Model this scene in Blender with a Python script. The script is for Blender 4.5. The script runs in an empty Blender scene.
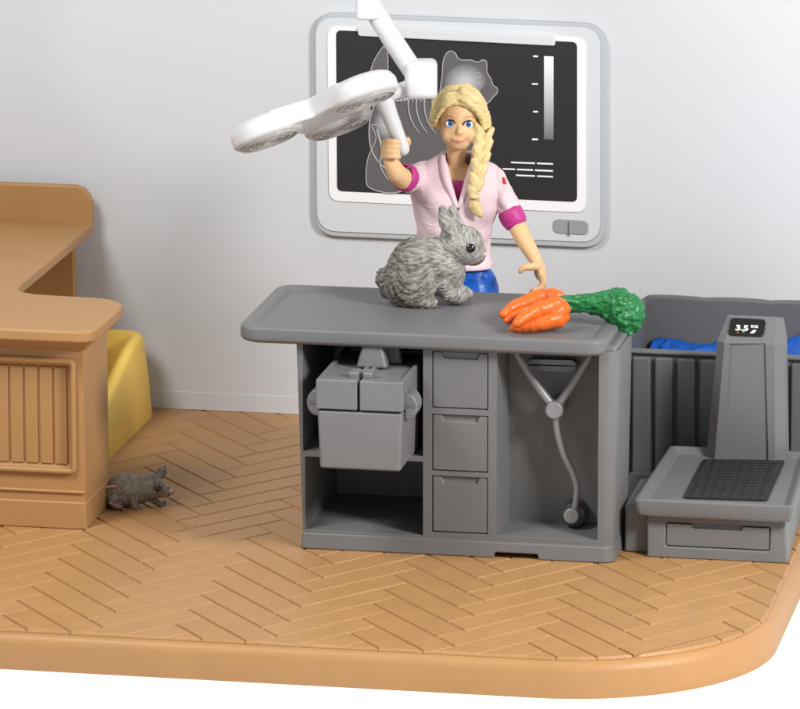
import bpy, bmesh, math, random
from mathutils import Vector, Matrix, noise
from mathutils.bvhtree import BVHTree
R = random.Random(7)
C = bpy.context.scene.collection
PI = math.pi
# ------------------------------------------------------------------ camera
a = math.radians(10.8); p = math.radians(13.0); f = 5580.; D = 55.8
ca, sa, cp, sp = math.cos(a), math.sin(a), math.cos(p), math.sin(p)
r = Vector((ca, sa, 0)); fh = Vector((-sa, ca, 0))
F = Vector((fh.x*cp, fh.y*cp, -sp)); U = Vector((fh.x*sp, fh.y*sp, cp))
CAM = -(D*F + (303-400)/f*D*r + (354.5-548)/f*D*U)
def ray(px, py): return F + (px-400)/f*r + (354.5-py)/f*U
def P(px, py, y): d = ray(px, py); return CAM + d*((y-CAM.y)/d.y)
def PZ(px, py, z): d = ray(px, py); return CAM + d*((z-CAM.z)/d.z)
def PX(px, py, x): d = ray(px, py); return CAM + d*((x-CAM.x)/d.x)
class Frame:
    """camera-yawed frame at a root point; at(px,py,ly) is the point at horizontal distance ly behind the root"""
    def __init__(s, root): s.o = Vector(root)
    def at(s, px, py, ly=0.):
        d = ray(px, py); return CAM + d*(((s.o-CAM).dot(fh)+ly)/d.dot(fh))
YAW = Matrix.Rotation(a, 3, 'Z')
cam = bpy.data.objects.new('camera', bpy.data.cameras.new('camera')); C.objects.link(cam)
cam.location = CAM
m = Matrix((r, U, -F)).transposed(); cam.rotation_euler = m.to_euler()
cam.data.sensor_width = 36; cam.data.lens = f/800*36; cam.data.clip_end = 500; cam.data.clip_start = 1
bpy.context.scene.camera = cam

# ------------------------------------------------------------------ materials
def s2l(c): return tuple(((x/255)/12.92 if x/255 <= .04045 else ((x/255+.055)/1.055)**2.4) for x in c)
def plastic(name, rgb, rough=.42, vary=.06, vscale=3., bump=.10, bscale=60., spec=.4, coat=0., sss=0.):
    m = bpy.data.materials.new(name); m.use_nodes = True; nt = m.node_tree; N = nt.nodes; L = nt.links
    b = N['Principled BSDF']; c = s2l(rgb)
    tc = N.new('ShaderNodeTexCoord')
    n1 = N.new('ShaderNodeTexNoise'); n1.inputs['Scale'].default_value = vscale; n1.inputs['Detail'].default_value = 5
    n2 = N.new('ShaderNodeTexNoise'); n2.inputs['Scale'].default_value = bscale; n2.inputs['Detail'].default_value = 3
    L.new(tc.outputs['Object'], n1.inputs['Vector']); L.new(tc.outputs['Object'], n2.inputs['Vector'])
    mx = N.new('ShaderNodeMix'); mx.data_type = 'RGBA'
    mx.inputs[6].default_value = (*[x*(1-vary*1.6) for x in c], 1); mx.inputs[7].default_value = (*[min(1, x*(1+vary*1.6)) for x in c], 1)
    L.new(n1.outputs['Fac'], mx.inputs[0]); L.new(mx.outputs[2], b.inputs['Base Color'])
    mr = N.new('ShaderNodeMapRange'); mr.inputs[3].default_value = max(.05, rough-.08); mr.inputs[4].default_value = rough+.1
    L.new(n1.outputs['Fac'], mr.inputs[0]); L.new(mr.outputs[0], b.inputs['Roughness'])
    bp = N.new('ShaderNodeBump'); bp.inputs['Strength'].default_value = bump; bp.inputs['Distance'].default_value = .02
    L.new(n2.outputs['Fac'], bp.inputs['Height']); L.new(bp.outputs[0], b.inputs['Normal'])
    b.inputs['Specular IOR Level'].default_value = spec
    if coat: b.inputs['Coat Weight'].default_value = coat; b.inputs['Coat Roughness'].default_value = .2
    if sss: b.inputs['Subsurface Weight'].default_value = sss; b.inputs['Subsurface Radius'].default_value = (.06, .03, .02); b.inputs['Subsurface Scale'].default_value = 1.
    return m
def fur(name, dark, light, scale, stretch, bias=.5, bump=.9, dist=.03, rough=.6, grad=None):
    m = bpy.data.materials.new(name); m.use_nodes = True; nt = m.node_tree; N = nt.nodes; L = nt.links
    b = N['Principled BSDF']; b.inputs['Roughness'].default_value = rough; b.inputs['Specular IOR Level'].default_value = .35
    tc = N.new('ShaderNodeTexCoord'); mp = N.new('ShaderNodeMapping'); mp.inputs['Scale'].default_value = stretch
    mp.inputs['Rotation'].default_value = (0, .6, 0)
    dn = N.new('ShaderNodeTexNoise'); dn.inputs['Scale'].default_value = 4
    ad = N.new('ShaderNodeMix'); ad.data_type = 'RGBA'; ad.blend_type = 'LINEAR_LIGHT'; ad.inputs[0].default_value = .12
    L.new(tc.outputs['Object'], ad.inputs[6]); L.new(tc.outputs['Object'], dn.inputs['Vector']); L.new(dn.outputs['Color'], ad.inputs[7])
    L.new(ad.outputs[2], mp.inputs['Vector'])
    n = N.new('ShaderNodeTexNoise'); n.inputs['Scale'].default_value = scale; n.inputs['Detail'].default_value = 4; n.inputs['Roughness'].default_value = .6
    L.new(mp.outputs[0], n.inputs['Vector'])
    cr = N.new('ShaderNodeValToRGB'); e = cr.color_ramp.elements
    e[0].position = bias-.12; e[0].color = (*s2l(dark), 1); e[1].position = bias+.14; e[1].color = (*s2l(light), 1)
    L.new(n.outputs['Fac'], cr.inputs[0])
    out = cr.outputs[0]
    if grad:   # real coat marking: darker rump, pale head; grad = (x0, x1, dark rgb)
        sx = N.new('ShaderNodeSeparateXYZ'); L.new(tc.outputs['Object'], sx.inputs[0])
        mr = N.new('ShaderNodeMapRange'); mr.inputs[1].default_value = grad[0]; mr.inputs[2].default_value = grad[1]
        L.new(sx.outputs[0], mr.inputs[0])
        cr2 = N.new('ShaderNodeValToRGB'); e2 = cr2.color_ramp.elements
        e2[0].position = bias-.14; e2[0].color = (*s2l(grad[2]), 1); e2[1].position = bias+.16; e2[1].color = (*s2l(grad[3]), 1)
        L.new(n.outputs['Fac'], cr2.inputs[0])
        mx = N.new('ShaderNodeMix'); mx.data_type = 'RGBA'; L.new(mr.outputs[0], mx.inputs[0]); L.new(cr2.outputs[0], mx.inputs[6]); L.new(out, mx.inputs[7]); out = mx.outputs[2]
    L.new(out, b.inputs['Base Color'])
    bp = N.new('ShaderNodeBump'); bp.inputs['Strength'].default_value = bump; bp.inputs['Distance'].default_value = dist
    L.new(n.outputs['Fac'], bp.inputs['Height']); L.new(bp.outputs[0], b.inputs['Normal'])
    return m
def flat(name, rgb, rough=.5, spec=.3):
    m = bpy.data.materials.new(name); m.use_nodes = True; b = m.node_tree.nodes['Principled BSDF']
    b.inputs['Base Color'].default_value = (*s2l(rgb), 1); b.inputs['Roughness'].default_value = rough; b.inputs['Specular IOR Level'].default_value = spec
    return m
M = dict(
    wood=plastic('tan_plastic', (179, 134, 86), .45, .05, 2.5, .22, 45),
    desk=plastic('desk_plastic', (172, 130, 82), .48, .03, 1.5, .10, 70),
    desk_dark=plastic('desk_inner_plastic', (168, 114, 60), .55, .04, 1.5, .10, 70),
    grey=plastic('grey_plastic', (112, 112, 113), .42, .03, 2, .22, 80),
    grey_dark=plastic('dark_grey_plastic', (62, 61, 63), .5, .04, 2, .12, 80),
    tub=plastic('tub_plastic', (98, 97, 98), .48, .04, 2, .2, 80),
    silver=plastic('silver_plastic', (118, 118, 120), .36, .05, 4, .16, 90, spec=.6),
    steel=plastic('steel_plastic', (134, 134, 136), .3, .05, 4, .12, 90, spec=.7),
    black=plastic('black_rubber', (34, 34, 37), .4, .1, 4, .1, 80),
    white=plastic('white_plastic', (206, 206, 206), .4, .01, 3, .03, 40, spec=.5),
    lens=plastic('clear_lens', (176, 172, 168), .3, .03, 6, .05, 30, spec=.5, coat=.3),
    wall=plastic('pale_card', (204, 206, 209), .8, .012, .6, .02, 30, spec=.1),
    ground=plastic('white_table', (236, 237, 239), .7, .0, 1, .0, 10, spec=.1),
    yellow=plastic('yellow_plastic', (240, 200, 92), .45, .03, 2, .06, 60),
    skin=plastic('skin_plastic', (221, 180, 134), .5, .03, 5, .04, 60, sss=.15),
    hair=plastic('blond_hair', (214, 191, 136), .5, .08, 9, .12, 50),
    pink=plastic('pale_pink_cloth', (224, 198, 204), .55, .02, 4, .06, 40),
    magenta=plastic('magenta_cloth', (182, 52, 130), .5, .12, 14, .12, 60),
    blue=plastic('blue_cloth', (8, 84, 176), .38, .12, 6, .15, 40),
    carrot=plastic('carrot_orange', (232, 104, 30), .38, .10, 9, .15, 40, spec=.5),
    green=plastic('carrot_green', (26, 112, 56), .35, .22, 12, .25, 40, spec=.5),
    frame=flat('monitor_grey', (206, 208, 211), .6), frame_edge=flat('monitor_edge', (178, 182, 186), .6),
    bezel=flat('bezel_white', (238, 236, 238), .6), screen=flat('screen_black', (46, 44, 45), .45),
    xray=flat('xray_grey', (97, 94, 94), .6), xray_l=flat('xray_light', (165, 165, 165), .6), xray_w=flat('xray_line', (176, 176, 176), .6),
    ui=flat('ui_white', (235, 235, 235), .6), button=flat('button_grey', (150, 150, 151), .5),
    eyew=flat('eye_white', (240, 240, 240), .3), iris=flat('iris_blue', (28, 120, 205), .3), pupil=flat('pupil', (12, 14, 20), .15, .8),
    eye=flat('black_eye', (26, 17, 14), .06, .9), brow=flat('brow', (188, 138, 98), .6), lip=flat('lip', (205, 122, 112), .5),
    nose=flat('nose_pink', (186, 140, 136), .45), noser=flat('nose_pale', (205, 180, 165), .5), shoe=flat('shoe', (120, 80, 60), .5), red=flat('red', (220, 70, 60), .5),
    dgreen=flat('led_green', (70, 190, 90), .5), display=flat('display_black', (28, 22, 22), .25, .6),
)
# wood grain on the plank tops: stretched noise bump
def wood_grain(m, rot):
    nt = m.node_tree; N = nt.nodes; L = nt.links; b = N['Principled BSDF']
    tc = N.new('ShaderNodeTexCoord'); mp = N.new('ShaderNodeMapping'); mp.inputs['Rotation'].default_value = (0, 0, rot); mp.inputs['Scale'].default_value = (1.5, 26, 1)
    n = N.new('ShaderNodeTexNoise'); n.inputs['Scale'].default_value = 2.2; n.inputs['Detail'].default_value = 6; n.inputs['Roughness'].default_value = .62; n.inputs['Distortion'].default_value = .4
    L.new(tc.outputs['Object'], mp.inputs[0]); L.new(mp.outputs[0], n.inputs['Vector'])
    bp = N.new('ShaderNodeBump'); bp.inputs['Strength'].default_value = .6; bp.inputs['Distance'].default_value = .022
    L.new(n.outputs['Fac'], bp.inputs['Height'])
    old = b.inputs['Normal'].links[0].from_socket; L.new(old, bp.inputs['Normal']); L.new(bp.outputs[0], b.inputs['Normal'])
M['plank_a'] = plastic('plank_plastic', (183, 138, 88), .36, .06, 2.5, .22, 45); wood_grain(M['plank_a'], -math.atan2(1.25, 1))
M['plank_b'] = plastic('plank_plastic_b', (180, 135, 85), .36, .06, 2.5, .22, 45); wood_grain(M['plank_b'], math.atan2(1.25, 1))

# ------------------------------------------------------------------ objects
def thing(name, label, cat, loc=(0, 0, 0), group=None, rz=0):
    o = bpy.data.objects.new(name, None); C.objects.link(o); o.location = loc; o.rotation_euler.z = rz
    o.empty_display_size = .1; o['label'] = label; o['category'] = cat
    if group: o['group'] = group
    return o
def par(o, t):
    if t is None: return
    o.parent = t; bpy.context.view_layer.update(); o.matrix_parent_inverse = t.matrix_world.inverted()
def link(name, me, mat, parent=None, smooth=True, bevel=0, seg=3, sub=0, label=None, solid=0):
    o = bpy.data.objects.new(name, me); C.objects.link(o)
    for mm in (mat if isinstance(mat, (list, tuple)) else [mat]):
        me.materials.append(M[mm] if isinstance(mm, str) else mm)
    if smooth: me.polygons.foreach_set('use_smooth', [True]*len(me.polygons))
    if solid: s = o.modifiers.new('solid', 'SOLIDIFY'); s.thickness = solid; s.offset = 0
    if bevel:
        b = o.modifiers.new('bevel', 'BEVEL'); b.width = bevel; b.segments = seg; b.limit_method = 'ANGLE'; b.angle_limit = math.radians(32)
        b.harden_normals = True; b.miter_outer = 'MITER_ARC'
    if sub: s = o.modifiers.new('sub', 'SUBSURF'); s.levels = sub; s.render_levels = sub
    if label: o['label'] = label
    par(o, parent); return o
class MB:
    def __init__(s): s.v = []; s.f = []; s.mi = []
    def add(s, v, f, mi=0):
        n = len(s.v); s.v += [Vector(x) for x in v]; s.f += [[i+n for i in q] for q in f]; s.mi += [mi]*len(f); return s
    def hexa(s, q):  # 4 bottom, 4 top, ccw
        return s.add(q, [(3, 2, 1, 0), (4, 5, 6, 7), (0, 1, 5, 4), (1, 2, 6, 5), (2, 3, 7, 6), (3, 0, 4, 7)])
    def box(s, x0, x1, y0, y1, z0, z1): return s.hexa([(x0, y0, z0), (x1, y0, z0), (x1, y1, z0), (x0, y1, z0), (x0, y0, z1), (x1, y0, z1), (x1, y1, z1), (x0, y1, z1)])
    def prism(s, poly, d, mi=0):  # poly of 3D points, extruded by vector d
        n = len(poly); d = Vector(d); v = [Vector(q) for q in poly]; v += [q+d for q in v]
        fs = [list(range(n))[::-1], list(range(n, 2*n))]+[(i, (i+1) % n, n+(i+1) % n, n+i) for i in range(n)]
        return s.add(v, fs, mi)
    def tube(s, pts, rad, n=12, sub=6, flatten=None, caps=True):
        pts = [Vector(q) for q in pts]
        rad = [rad]*len(pts) if not isinstance(rad, (list, tuple)) else list(rad)
        if sub > 1 and len(pts) > 2:
            q, rr = [], []
            for i in range(len(pts)-1):
                p0 = pts[max(i-1, 0)]; p1 = pts[i]; p2 = pts[i+1]; p3 = pts[min(i+2, len(pts)-1)]
                for k in range(sub):
                    t = k/sub
                    q.append(.5*((2*p1)+(p2-p0)*t+(2*p0-5*p1+4*p2-p3)*t*t+(3*p1-p0-3*p2+p3)*t**3)); rr.append(rad[i]*(1-t)+rad[i+1]*t)
            q.append(pts[-1]); rr.append(rad[-1]); pts, rad = q, rr
        if caps:   # rounded ends
            d0 = (pts[0]-pts[1]).normalized(); d1 = (pts[-1]-pts[-2]).normalized()
            a0 = [(pts[0]+d0*rad[0]*math.sin(t), rad[0]*math.cos(t)) for t in (1.4, 1.0, .5)]
            a1 = [(pts[-1]+d1*rad[-1]*math.sin(t), rad[-1]*math.cos(t)) for t in (.5, 1.0, 1.4)]
            pts = [x[0] for x in a0]+pts+[x[0] for x in a1]; rad = [x[1] for x in a0]+rad+[x[1] for x in a1]
        v = []; up = None
        for i, c in enumerate(pts):
            t = (pts[min(i+1, len(pts)-1)]-pts[max(i-1, 0)]).normalized()
            if up is None: up = t.orthogonal().normalized()
            up = (up-t*up.dot(t)).normalized(); w = t.cross(up)
            for k in range(n):
                g = 2*PI*k/n; v.append(c+rad[i]*(math.cos(g)*up+math.sin(g)*w))
        L = len(pts); fs = [(i*n+k, i*n+(k+1) % n, (i+1)*n+(k+1) % n, (i+1)*n+k) for i in range(L-1) for k in range(n)]
        fs += [list(range(n))[::-1], [(L-1)*n+k for k in range(n)]]
        return s.add(v, fs)
    def ell(s, c, rx, ry, rz, rot=None, nu=20, nv=12):
        c = Vector(c); rot = rot or Matrix.Identity(3); v = []
        for j in range(1, nv):
            th = PI*j/nv
            for i in range(nu):
                g = 2*PI*i/nu; v.append(c+rot@Vector((rx*math.sin(th)*math.cos(g), ry*math.sin(th)*math.sin(g), rz*math.cos(th))))
        v += [c+rot@Vector((0, 0, rz)), c-rot@Vector((0, 0, rz))]; T = len(v)-2
        fs = [((j)*nu+i, (j+1)*nu+i, (j+1)*nu+(i+1) % nu, j*nu+(i+1) % nu) for j in range(nv-2) for i in range(nu)]
        fs += [(T, i, (i+1) % nu) for i in range(nu)]+[(T+1, (nv-2)*nu+(i+1) % nu, (nv-2)*nu+i) for i in range(nu)]
        return s.add(v, fs)
    def mesh(s, name='mesh'):
        me = bpy.data.meshes.new(name); me.from_pydata([tuple(x) for x in s.v], [], s.f)
        bm = bmesh.new(); bm.from_mesh(me); bmesh.ops.recalc_face_normals(bm, faces=bm.faces); bm.to_mesh(me); bm.free()
        if any(s.mi): me.polygons.foreach_set('material_index', s.mi)
        return me
def evaluated(o):
    bpy.context.view_layer.update(); dg = bpy.context.evaluated_depsgraph_get()
    return bpy.data.meshes.new_from_object(o.evaluated_get(dg))
def boolean(base, cutters):
    o = bpy.data.objects.new('tmp', base.mesh()); C.objects.link(o); tmp = [o]
    for c in cutters:
        k = bpy.data.objects.new('tmpc', c.mesh()); C.objects.link(k); tmp.append(k)
        b = o.modifiers.new('b', 'BOOLEAN'); b.operation = 'DIFFERENCE'; b.object = k; b.solver = 'EXACT'
    me = evaluated(o)
    for t in tmp: bpy.data.objects.remove(t)
    return me
def blob(mb, voxel, smooth=3, disp=None):
    o = bpy.data.objects.new('tmp', mb.mesh()); C.objects.link(o)
    b = o.modifiers.new('r', 'REMESH'); b.mode = 'VOXEL'; b.voxel_size = voxel
    if smooth: s = o.modifiers.new('s', 'SMOOTH'); s.iterations = smooth; s.factor = .5
    me = evaluated(o); bpy.data.objects.remove(o)
    if disp:
        ns = [v.normal.copy() for v in me.vertices]; cs = [v.co.copy() for v in me.vertices]
        for v, n, c in zip(me.vertices, ns, cs): v.co = c+n*disp(c, n)
        me.update()
    return me
def bvh(me): return BVHTree.FromPolygons([v.co for v in me.vertices], [tuple(q.vertices) for q in me.polygons])
def stick(tree, px, py, lift=0.):
    d = ray(px, py).normalized(); h = tree.ray_cast(CAM, d)
    if h[0] is None:
        print('MISS', px, py); return CAM+d*D, -d
    return h[0]-d*lift, h[1]
def basis(n, up=Vector((0, 0, 1))):
    n = n.normalized(); x = up.cross(n).normalized(); y = n.cross(x)
    return Matrix((x, y, n)).transposed()

# ------------------------------------------------------------------ ground, toy floor, wall
link('ground', MB().box(-60, 60, -60, 60, -.5, -.38).mesh(), 'ground', smooth=False)['kind'] = 'structure'
FY, RX, RR, BK = -3.5, 4.95, 2.0, 5.9
def outline(inset):
    pts = [(-7.5+inset, BK-inset), (-7.5+inset, FY+inset)]
    for k in range(25):
        t = -PI/2+PI/2*k/24; pts.append((RX-RR+(RR-inset)*math.cos(t), FY+RR+(RR-inset)*math.sin(t)))
    pts.append((RX-inset, BK-inset)); return pts
def clip(poly, A, B):
    out = []
    def side(q): return (B[0]-A[0])*(q[1]-A[1])-(B[1]-A[1])*(q[0]-A[0])
    for i in range(len(poly)):
        s_, e_ = poly[i-1], poly[i]; a1, b1 = side(s_), side(e_)
        if (a1 >= 0) != (b1 >= 0):
            t = a1/(a1-b1); out.append((s_[0]+(e_[0]-s_[0])*t, s_[1]+(e_[1]-s_[1])*t))
        if b1 >= 0: out.append(e_)
    return out
def inset_poly(poly, d):
    out = poly
    for i in range(len(poly)):
        A, B = poly[i], poly[(i+1) % len(poly)]; L = math.hypot(B[0]-A[0], B[1]-A[1])
        if L < 1e-5: continue
        nx, ny = -(B[1]-A[1])/L*d, (B[0]-A[0])/L*d
        out = clip(out, (A[0]+nx, A[1]+ny), (B[0]+nx, B[1]+ny))
        if len(out) < 3: return []
    return out
fb = MB(); T0 = -.032
o1 = outline(0); rings = [(0, -.38), (0, T0-.10), (.02, T0-.05), (.055, T0-.018), (.10, T0)]
n = len(o1); v = []
for ins, z in rings: v += [(x, y, z) for x, y in outline(ins)]
fs = [(k*n+i, k*n+(i+1) % n, (k+1)*n+(i+1) % n, (k+1)*n+i) for k in range(len(rings)-1) for i in range(n)]
fs += [list(range(n))[::-1], [(len(rings)-1)*n+i for i in range(n)]]
fb.add(v, fs)
W_, n4, K = .30, 4, 1.26
anchor = PZ(579.7, 590.9, 0)           # right end of one plank joint, sets the phase of the pattern
c45 = math.sqrt(.5)
def uv2(u, v_):
    x = (u-v_)*c45*W_; y = (u+v_)*c45*W_*K; return x, y
ax0, ay0 = uv2(n4+1, 1); offx, offy = anchor.x-ax0, anchor.y-ay0
field = outline(.085)
E_ = [(field[i], field[(i+1) % n]) for i in range(n)]
for i in range(-50, 80):
    for j in range(-8, 10):
        for kind in (0, 1):
            u0, v0 = i+2*n4*j, i
            rect = [(u0, v0), (u0+n4, v0), (u0+n4, v0+1), (u0, v0+1)] if kind == 0 else [(u0+n4, v0+1-n4), (u0+n4+1, v0+1-n4), (u0+n4+1, v0+1), (u0+n4, v0+1)]
            q = [uv2(*t) for t in rect]; q = [(x+offx, y+offy) for x, y in q]
            if max(x for x, y in q) < -7.6 or min(x for x, y in q) > 5 or max(y for x, y in q) < -3.6 or min(y for x, y in q) > 6: continue
            for A, B in E_:
                q = clip(q, A, B)
                if len(q) < 3: break
            if len(q) < 3: continue
            lo = inset_poly(q, .003); hi = inset_poly(q, .0165)
            if len(lo) < 3 or len(hi) < 3: continue
            h = R.uniform(-.001, .0015); tx, ty = R.uniform(-.0015, .0015), R.uniform(-.0015, .0015)
            cx = sum(x for x, y in q)/len(q); cy = sum(y for x, y in q)/len(q)
            zt = lambda x, y: h+(x-cx)*tx+(y-cy)*ty
            if len(lo) == len(hi):
                # match start vertex
                k0 = min(range(len(hi)), key=lambda k: (hi[k][0]-lo[0][0])**2+(hi[k][1]-lo[0][1])**2); hi = hi[k0:]+hi[:k0]
                m_ = len(lo); vv = [(x, y, T0-.004) for x, y in lo]+[(x, y, -.024+zt(x, y)) for x, y in lo]+[(x, y, zt(x, y)) for x, y in hi]
                ff = [(i2, (i2+1) % m_, m_+(i2+1) % m_, m_+i2) for i2 in range(m_)]+[(m_+i2, m_+(i2+1) % m_, 2*m_+(i2+1) % m_, 2*m_+i2) for i2 in range(m_)]+[[2*m_+i2 for i2 in range(m_)]]
                fb.add(vv, ff, 1+kind)
            else:
                fb.prism([(x, y, T0-.004) for x, y in hi], (0, 0, -T0+.004-.002), 1+kind)
fo = link('floor', fb.mesh(), ['wood', 'plank_a', 'plank_b'], smooth=False); fo['kind'] = 'structure'
fme = fo.data; fme.polygons.foreach_set('use_smooth', [pp.material_index == 0 for pp in fme.polygons]); fme.set_sharp_from_angle(angle=math.radians(40)); fme.polygons.foreach_set('use_smooth', [pp.material_index == 0 for pp in fme.polygons])

WY = 5.55
t = thing('wall', 'pale grey card backdrop wall standing behind the desk, counter and tub', 'wall', (0, WY, 0))
link('wall_panel', MB().box(-14, 14, WY, WY+.12, .001, 11).mesh(), 'wall', t, smooth=False, bevel=.01)
link('skirting', MB().box(-14, 14, WY-.010, WY+.001, .001, .2).mesh(), 'wall', t, smooth=False, bevel=.012)

# ------------------------------------------------------------------ wall monitor
def wp(px, py, lift=0): return P(px, py, WY-lift)
def rrect(c4, rad, n=6):
    """rounded quad through four corner points (3D)"""
    out = []; c4 = [Vector(q) for q in c4]
    for i in range(4):
        A, B, Cc = c4[i-1], c4[i], c4[(i+1) % 4]
        da = (A-B).normalized()*rad; dc = (Cc-B).normalized()*rad
        for k in range(n+1):
            t = k/n; out.append(B+da*(1-t)**2+dc*t**2)
    return out
t = thing('wall_monitor', 'large grey framed wall monitor showing an x-ray of a small animal behind the woman', 'monitor', (.57, WY, 3.2))
def plate(name, q, rad, lift, th, mat, parent, bevel=.01):
    return link(name, MB().prism(rrect([wp(*k, lift) for k in q], rad), (0, th, 0)).mesh(), mat, parent, bevel=bevel, seg=2)
plate('housing', [(314, 12), (606, 24), (606, 249), (314, 236)], .26, .07, .075, 'frame_edge', t, .02)
plate('front_panel', [(315, 17), (600, 28), (600, 243), (317, 231)], .22, .085, .02, 'frame', t, .008)
plate('bezel', [(327, 26), (586, 38), (586, 213), (329, 201)], .12, .10, .02, 'bezel', t, .006)
sc = plate('screen', [(336, 30), (577, 42), (577, 202), (337, 191)], .06, .107, .01, 'screen', t, .003)
plate('top_rail', [(357, 27), (555, 37), (555, 46), (358, 36)], .03, .14, .05, 'frame', t, .012)
b = plate('button', [(553, 219), (588, 221), (588, 235), (553, 233)], .066, .10, .018, 'button', t, .006)
link('divider', MB().box(wp(570, 227).x-.006, wp(570, 227).x+.006, WY-.106, WY-.098, wp(570, 234).z, wp(570, 220).z).mesh(), 'xray', b, smooth=False)
SL = .112
def spline(pts, sub=8, closed=True):
    pts = [Vector((*q, 0)) for q in pts]; out = []; N_ = len(pts)
    rng = range(N_) if closed else range(N_-1)
    for i in rng:
        g = lambda k: pts[k % N_] if closed else pts[max(0, min(N_-1, k))]
        p0, p1, p2, p3 = g(i-1), g(i), g(i+1), g(i+2)
        for k in range(sub):
            s_ = k/sub; w = .5*((2*p1)+(p2-p0)*s_+(2*p0-5*p1+4*p2-p3)*s_*s_+(3*p1-p0-3*p2+p3)*s_**3); out.append((w.x, w.y))
    if not closed: out.append((pts[-1].x, pts[-1].y))
    return out
def radial(name, rgb_in, rgb_out):
    m = bpy.data.materials.new(name); m.use_nodes = True; nt = m.node_tree; N = nt.nodes; L = nt.links
    tc = N.new('ShaderNodeTexCoord'); mp = N.new('ShaderNodeMapping'); mp.inputs['Location'].default_value = (-1, -1, -1); mp.inputs['Scale'].default_value = (2, 2, 2)
    g_ = N.new('ShaderNodeTexGradient'); g_.gradient_type = 'SPHERICAL'; cr = N.new('ShaderNodeValToRGB')
    L.new(tc.outputs['Generated'], mp.inputs[0])
    sep = N.new('ShaderNodeSeparateXYZ'); cmbn = N.new('ShaderNodeCombineXYZ'); L.new(mp.outputs[0], sep.inputs[0]); L.new(sep.outputs[0], cmbn.inputs[0]); L.new(sep.outputs[2], cmbn.inputs[2])
    L.new(cmbn.outputs[0], g_.inputs[0]); L.new(g_.outputs['Fac'], cr.inputs[0])
    cr.color_ramp.elements[0].color = (*s2l(rgb_out), 1); cr.color_ramp.elements[1].color = (*s2l(rgb_in), 1); cr.color_ramp.elements[1].position = .8
    L.new(cr.outputs[0], N['Principled BSDF'].inputs['Base Color']); N['Principled BSDF'].inputs['Roughness'].default_value = .6; return m
M['xray_glow'] = radial('xray_soft', (186, 187, 188), (97, 94, 94))
xr = link('xray_picture', MB().mesh(), 'xray', t)
def xshape(name, pts, lift, mat='xray', line='xray_w', lw=.006):
    s_ = spline(pts)
    link(name, MB().prism([wp(*q, lift) for q in s_], (0, .003, 0)).mesh(), mat, xr, smooth=False)
    mb = MB(); mb.tube([wp(*q, lift+.001) for q in s_+[s_[0]]], lw, 5, 1, caps=False); link('outline', mb.mesh(), line, xr)
bpy.data.objects.remove(xr)
mb = MB()
body = [(378, 100), (392, 96), (415, 99), (440, 97), (448, 92), (470, 110), (480, 140), (470, 165), (440, 182), (415, 182), (385, 168), (371, 148), (370, 120)]
xr = link('xray_picture', MB().prism([wp(*q, SL) for q in spline(body)], (0, .003, 0)).mesh(), 'xray', t, smooth=False)
xshape('ear', [(368, 92), (372, 66), (382, 48), (387, 48), (388, 70), (387, 95)], SL+.002)
xshape('hind_leg', [(372, 125), (376, 138), (368, 158), (366, 178), (370, 188), (390, 193), (405, 188), (400, 170), (392, 150), (388, 130)], SL+.004)
xshape('head', [(441, 108), (440, 92), (442, 76), (443, 62), (446, 54), (450, 51), (455, 53), (458, 58), (462, 60), (470, 60), (478, 62), (482, 60), (486, 61), (487, 66), (487, 72), (491, 79), (493, 85), (497, 88), (497, 93), (493, 97), (490, 101), (482, 107), (470, 111), (455, 112)], SL+.002)
link('skull', MB().prism([wp(*q, SL+.006) for q in spline([(444, 90), (448, 72), (462, 64), (480, 66), (487, 80), (478, 92), (464, 97), (450, 100)])], (0, .003, 0)).mesh(), 'xray_glow', xr, smooth=False)
mb = MB(); mb.tube([wp(*q, SL+.004) for q in spline(body)+[body[0]]], .008, 5, 1, caps=False); link('outline', mb.mesh(), 'xray_w', xr)
link('hip_joint', MB().prism([wp(*q, SL+.0062) for q in spline([(375, 112), (390, 108), (402, 118), (400, 134), (388, 140), (376, 130)])], (0, .003, 0)).mesh(), 'xray_glow', xr, smooth=False)
mb = MB()
for k in range(6):
    x0 = 408+k*8; mb.tube([wp(x0, 99, SL+.007), wp(x0+1, 112, SL+.007), wp(x0+5, 124, SL+.007), wp(x0+12, 134, SL+.007)], [.009, .010, .008, .004], 6, 5)
link('ribs', mb.mesh(), 'xray_l', xr)
mb = MB(); mb.tube([wp(396, 101, SL+.006), wp(420, 98, SL+.006), wp(445, 100, SL+.006), wp(462, 108, SL+.006)], .012, 6, 5)
for k in range(7): mb.tube([wp(400+k*4, 96, SL+.006), wp(401+k*4, 102, SL+.006)], .008, 6, 1)
link('spine', mb.mesh(), 'xray_l', xr)
mb = MB(); mb.tube([wp(377, 130, SL+.008), wp(382, 150, SL+.008), wp(380, 165, SL+.008), wp(388, 180, SL+.008)], [.012, .018, .01, .006], 6, 5); link('leg_bone', mb.mesh(), 'xray_l', xr)
mb = MB(); mb.tube([wp(*q, SL+.008) for q in spline([(475, 74), (479, 73), (480, 77), (476, 79)])]+[wp(475, 74, SL+.008)], .006, 5, 1, caps=False); link('eye_socket', mb.mesh(), 'xray_w', xr)
for yy in range(4):
    y0 = 56+yy*27.7; w = 3 if yy % 2 == 0 else 4
    link('scale_mark', MB().prism([wp(*q, SL) for q in ((536-w, y0-.7), (538, y0-.6), (538, y0+1), (536-w, y0+.9))], (0, .003, 0)).mesh(), 'ui', t, smooth=False)
g = bpy.data.materials.new('grey_scale_bar'); g.use_nodes = True; nt = g.node_tree
tc = nt.nodes.new('ShaderNodeTexCoord'); sx = nt.nodes.new('ShaderNodeSeparateXYZ'); cr = nt.nodes.new('ShaderNodeValToRGB')
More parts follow.
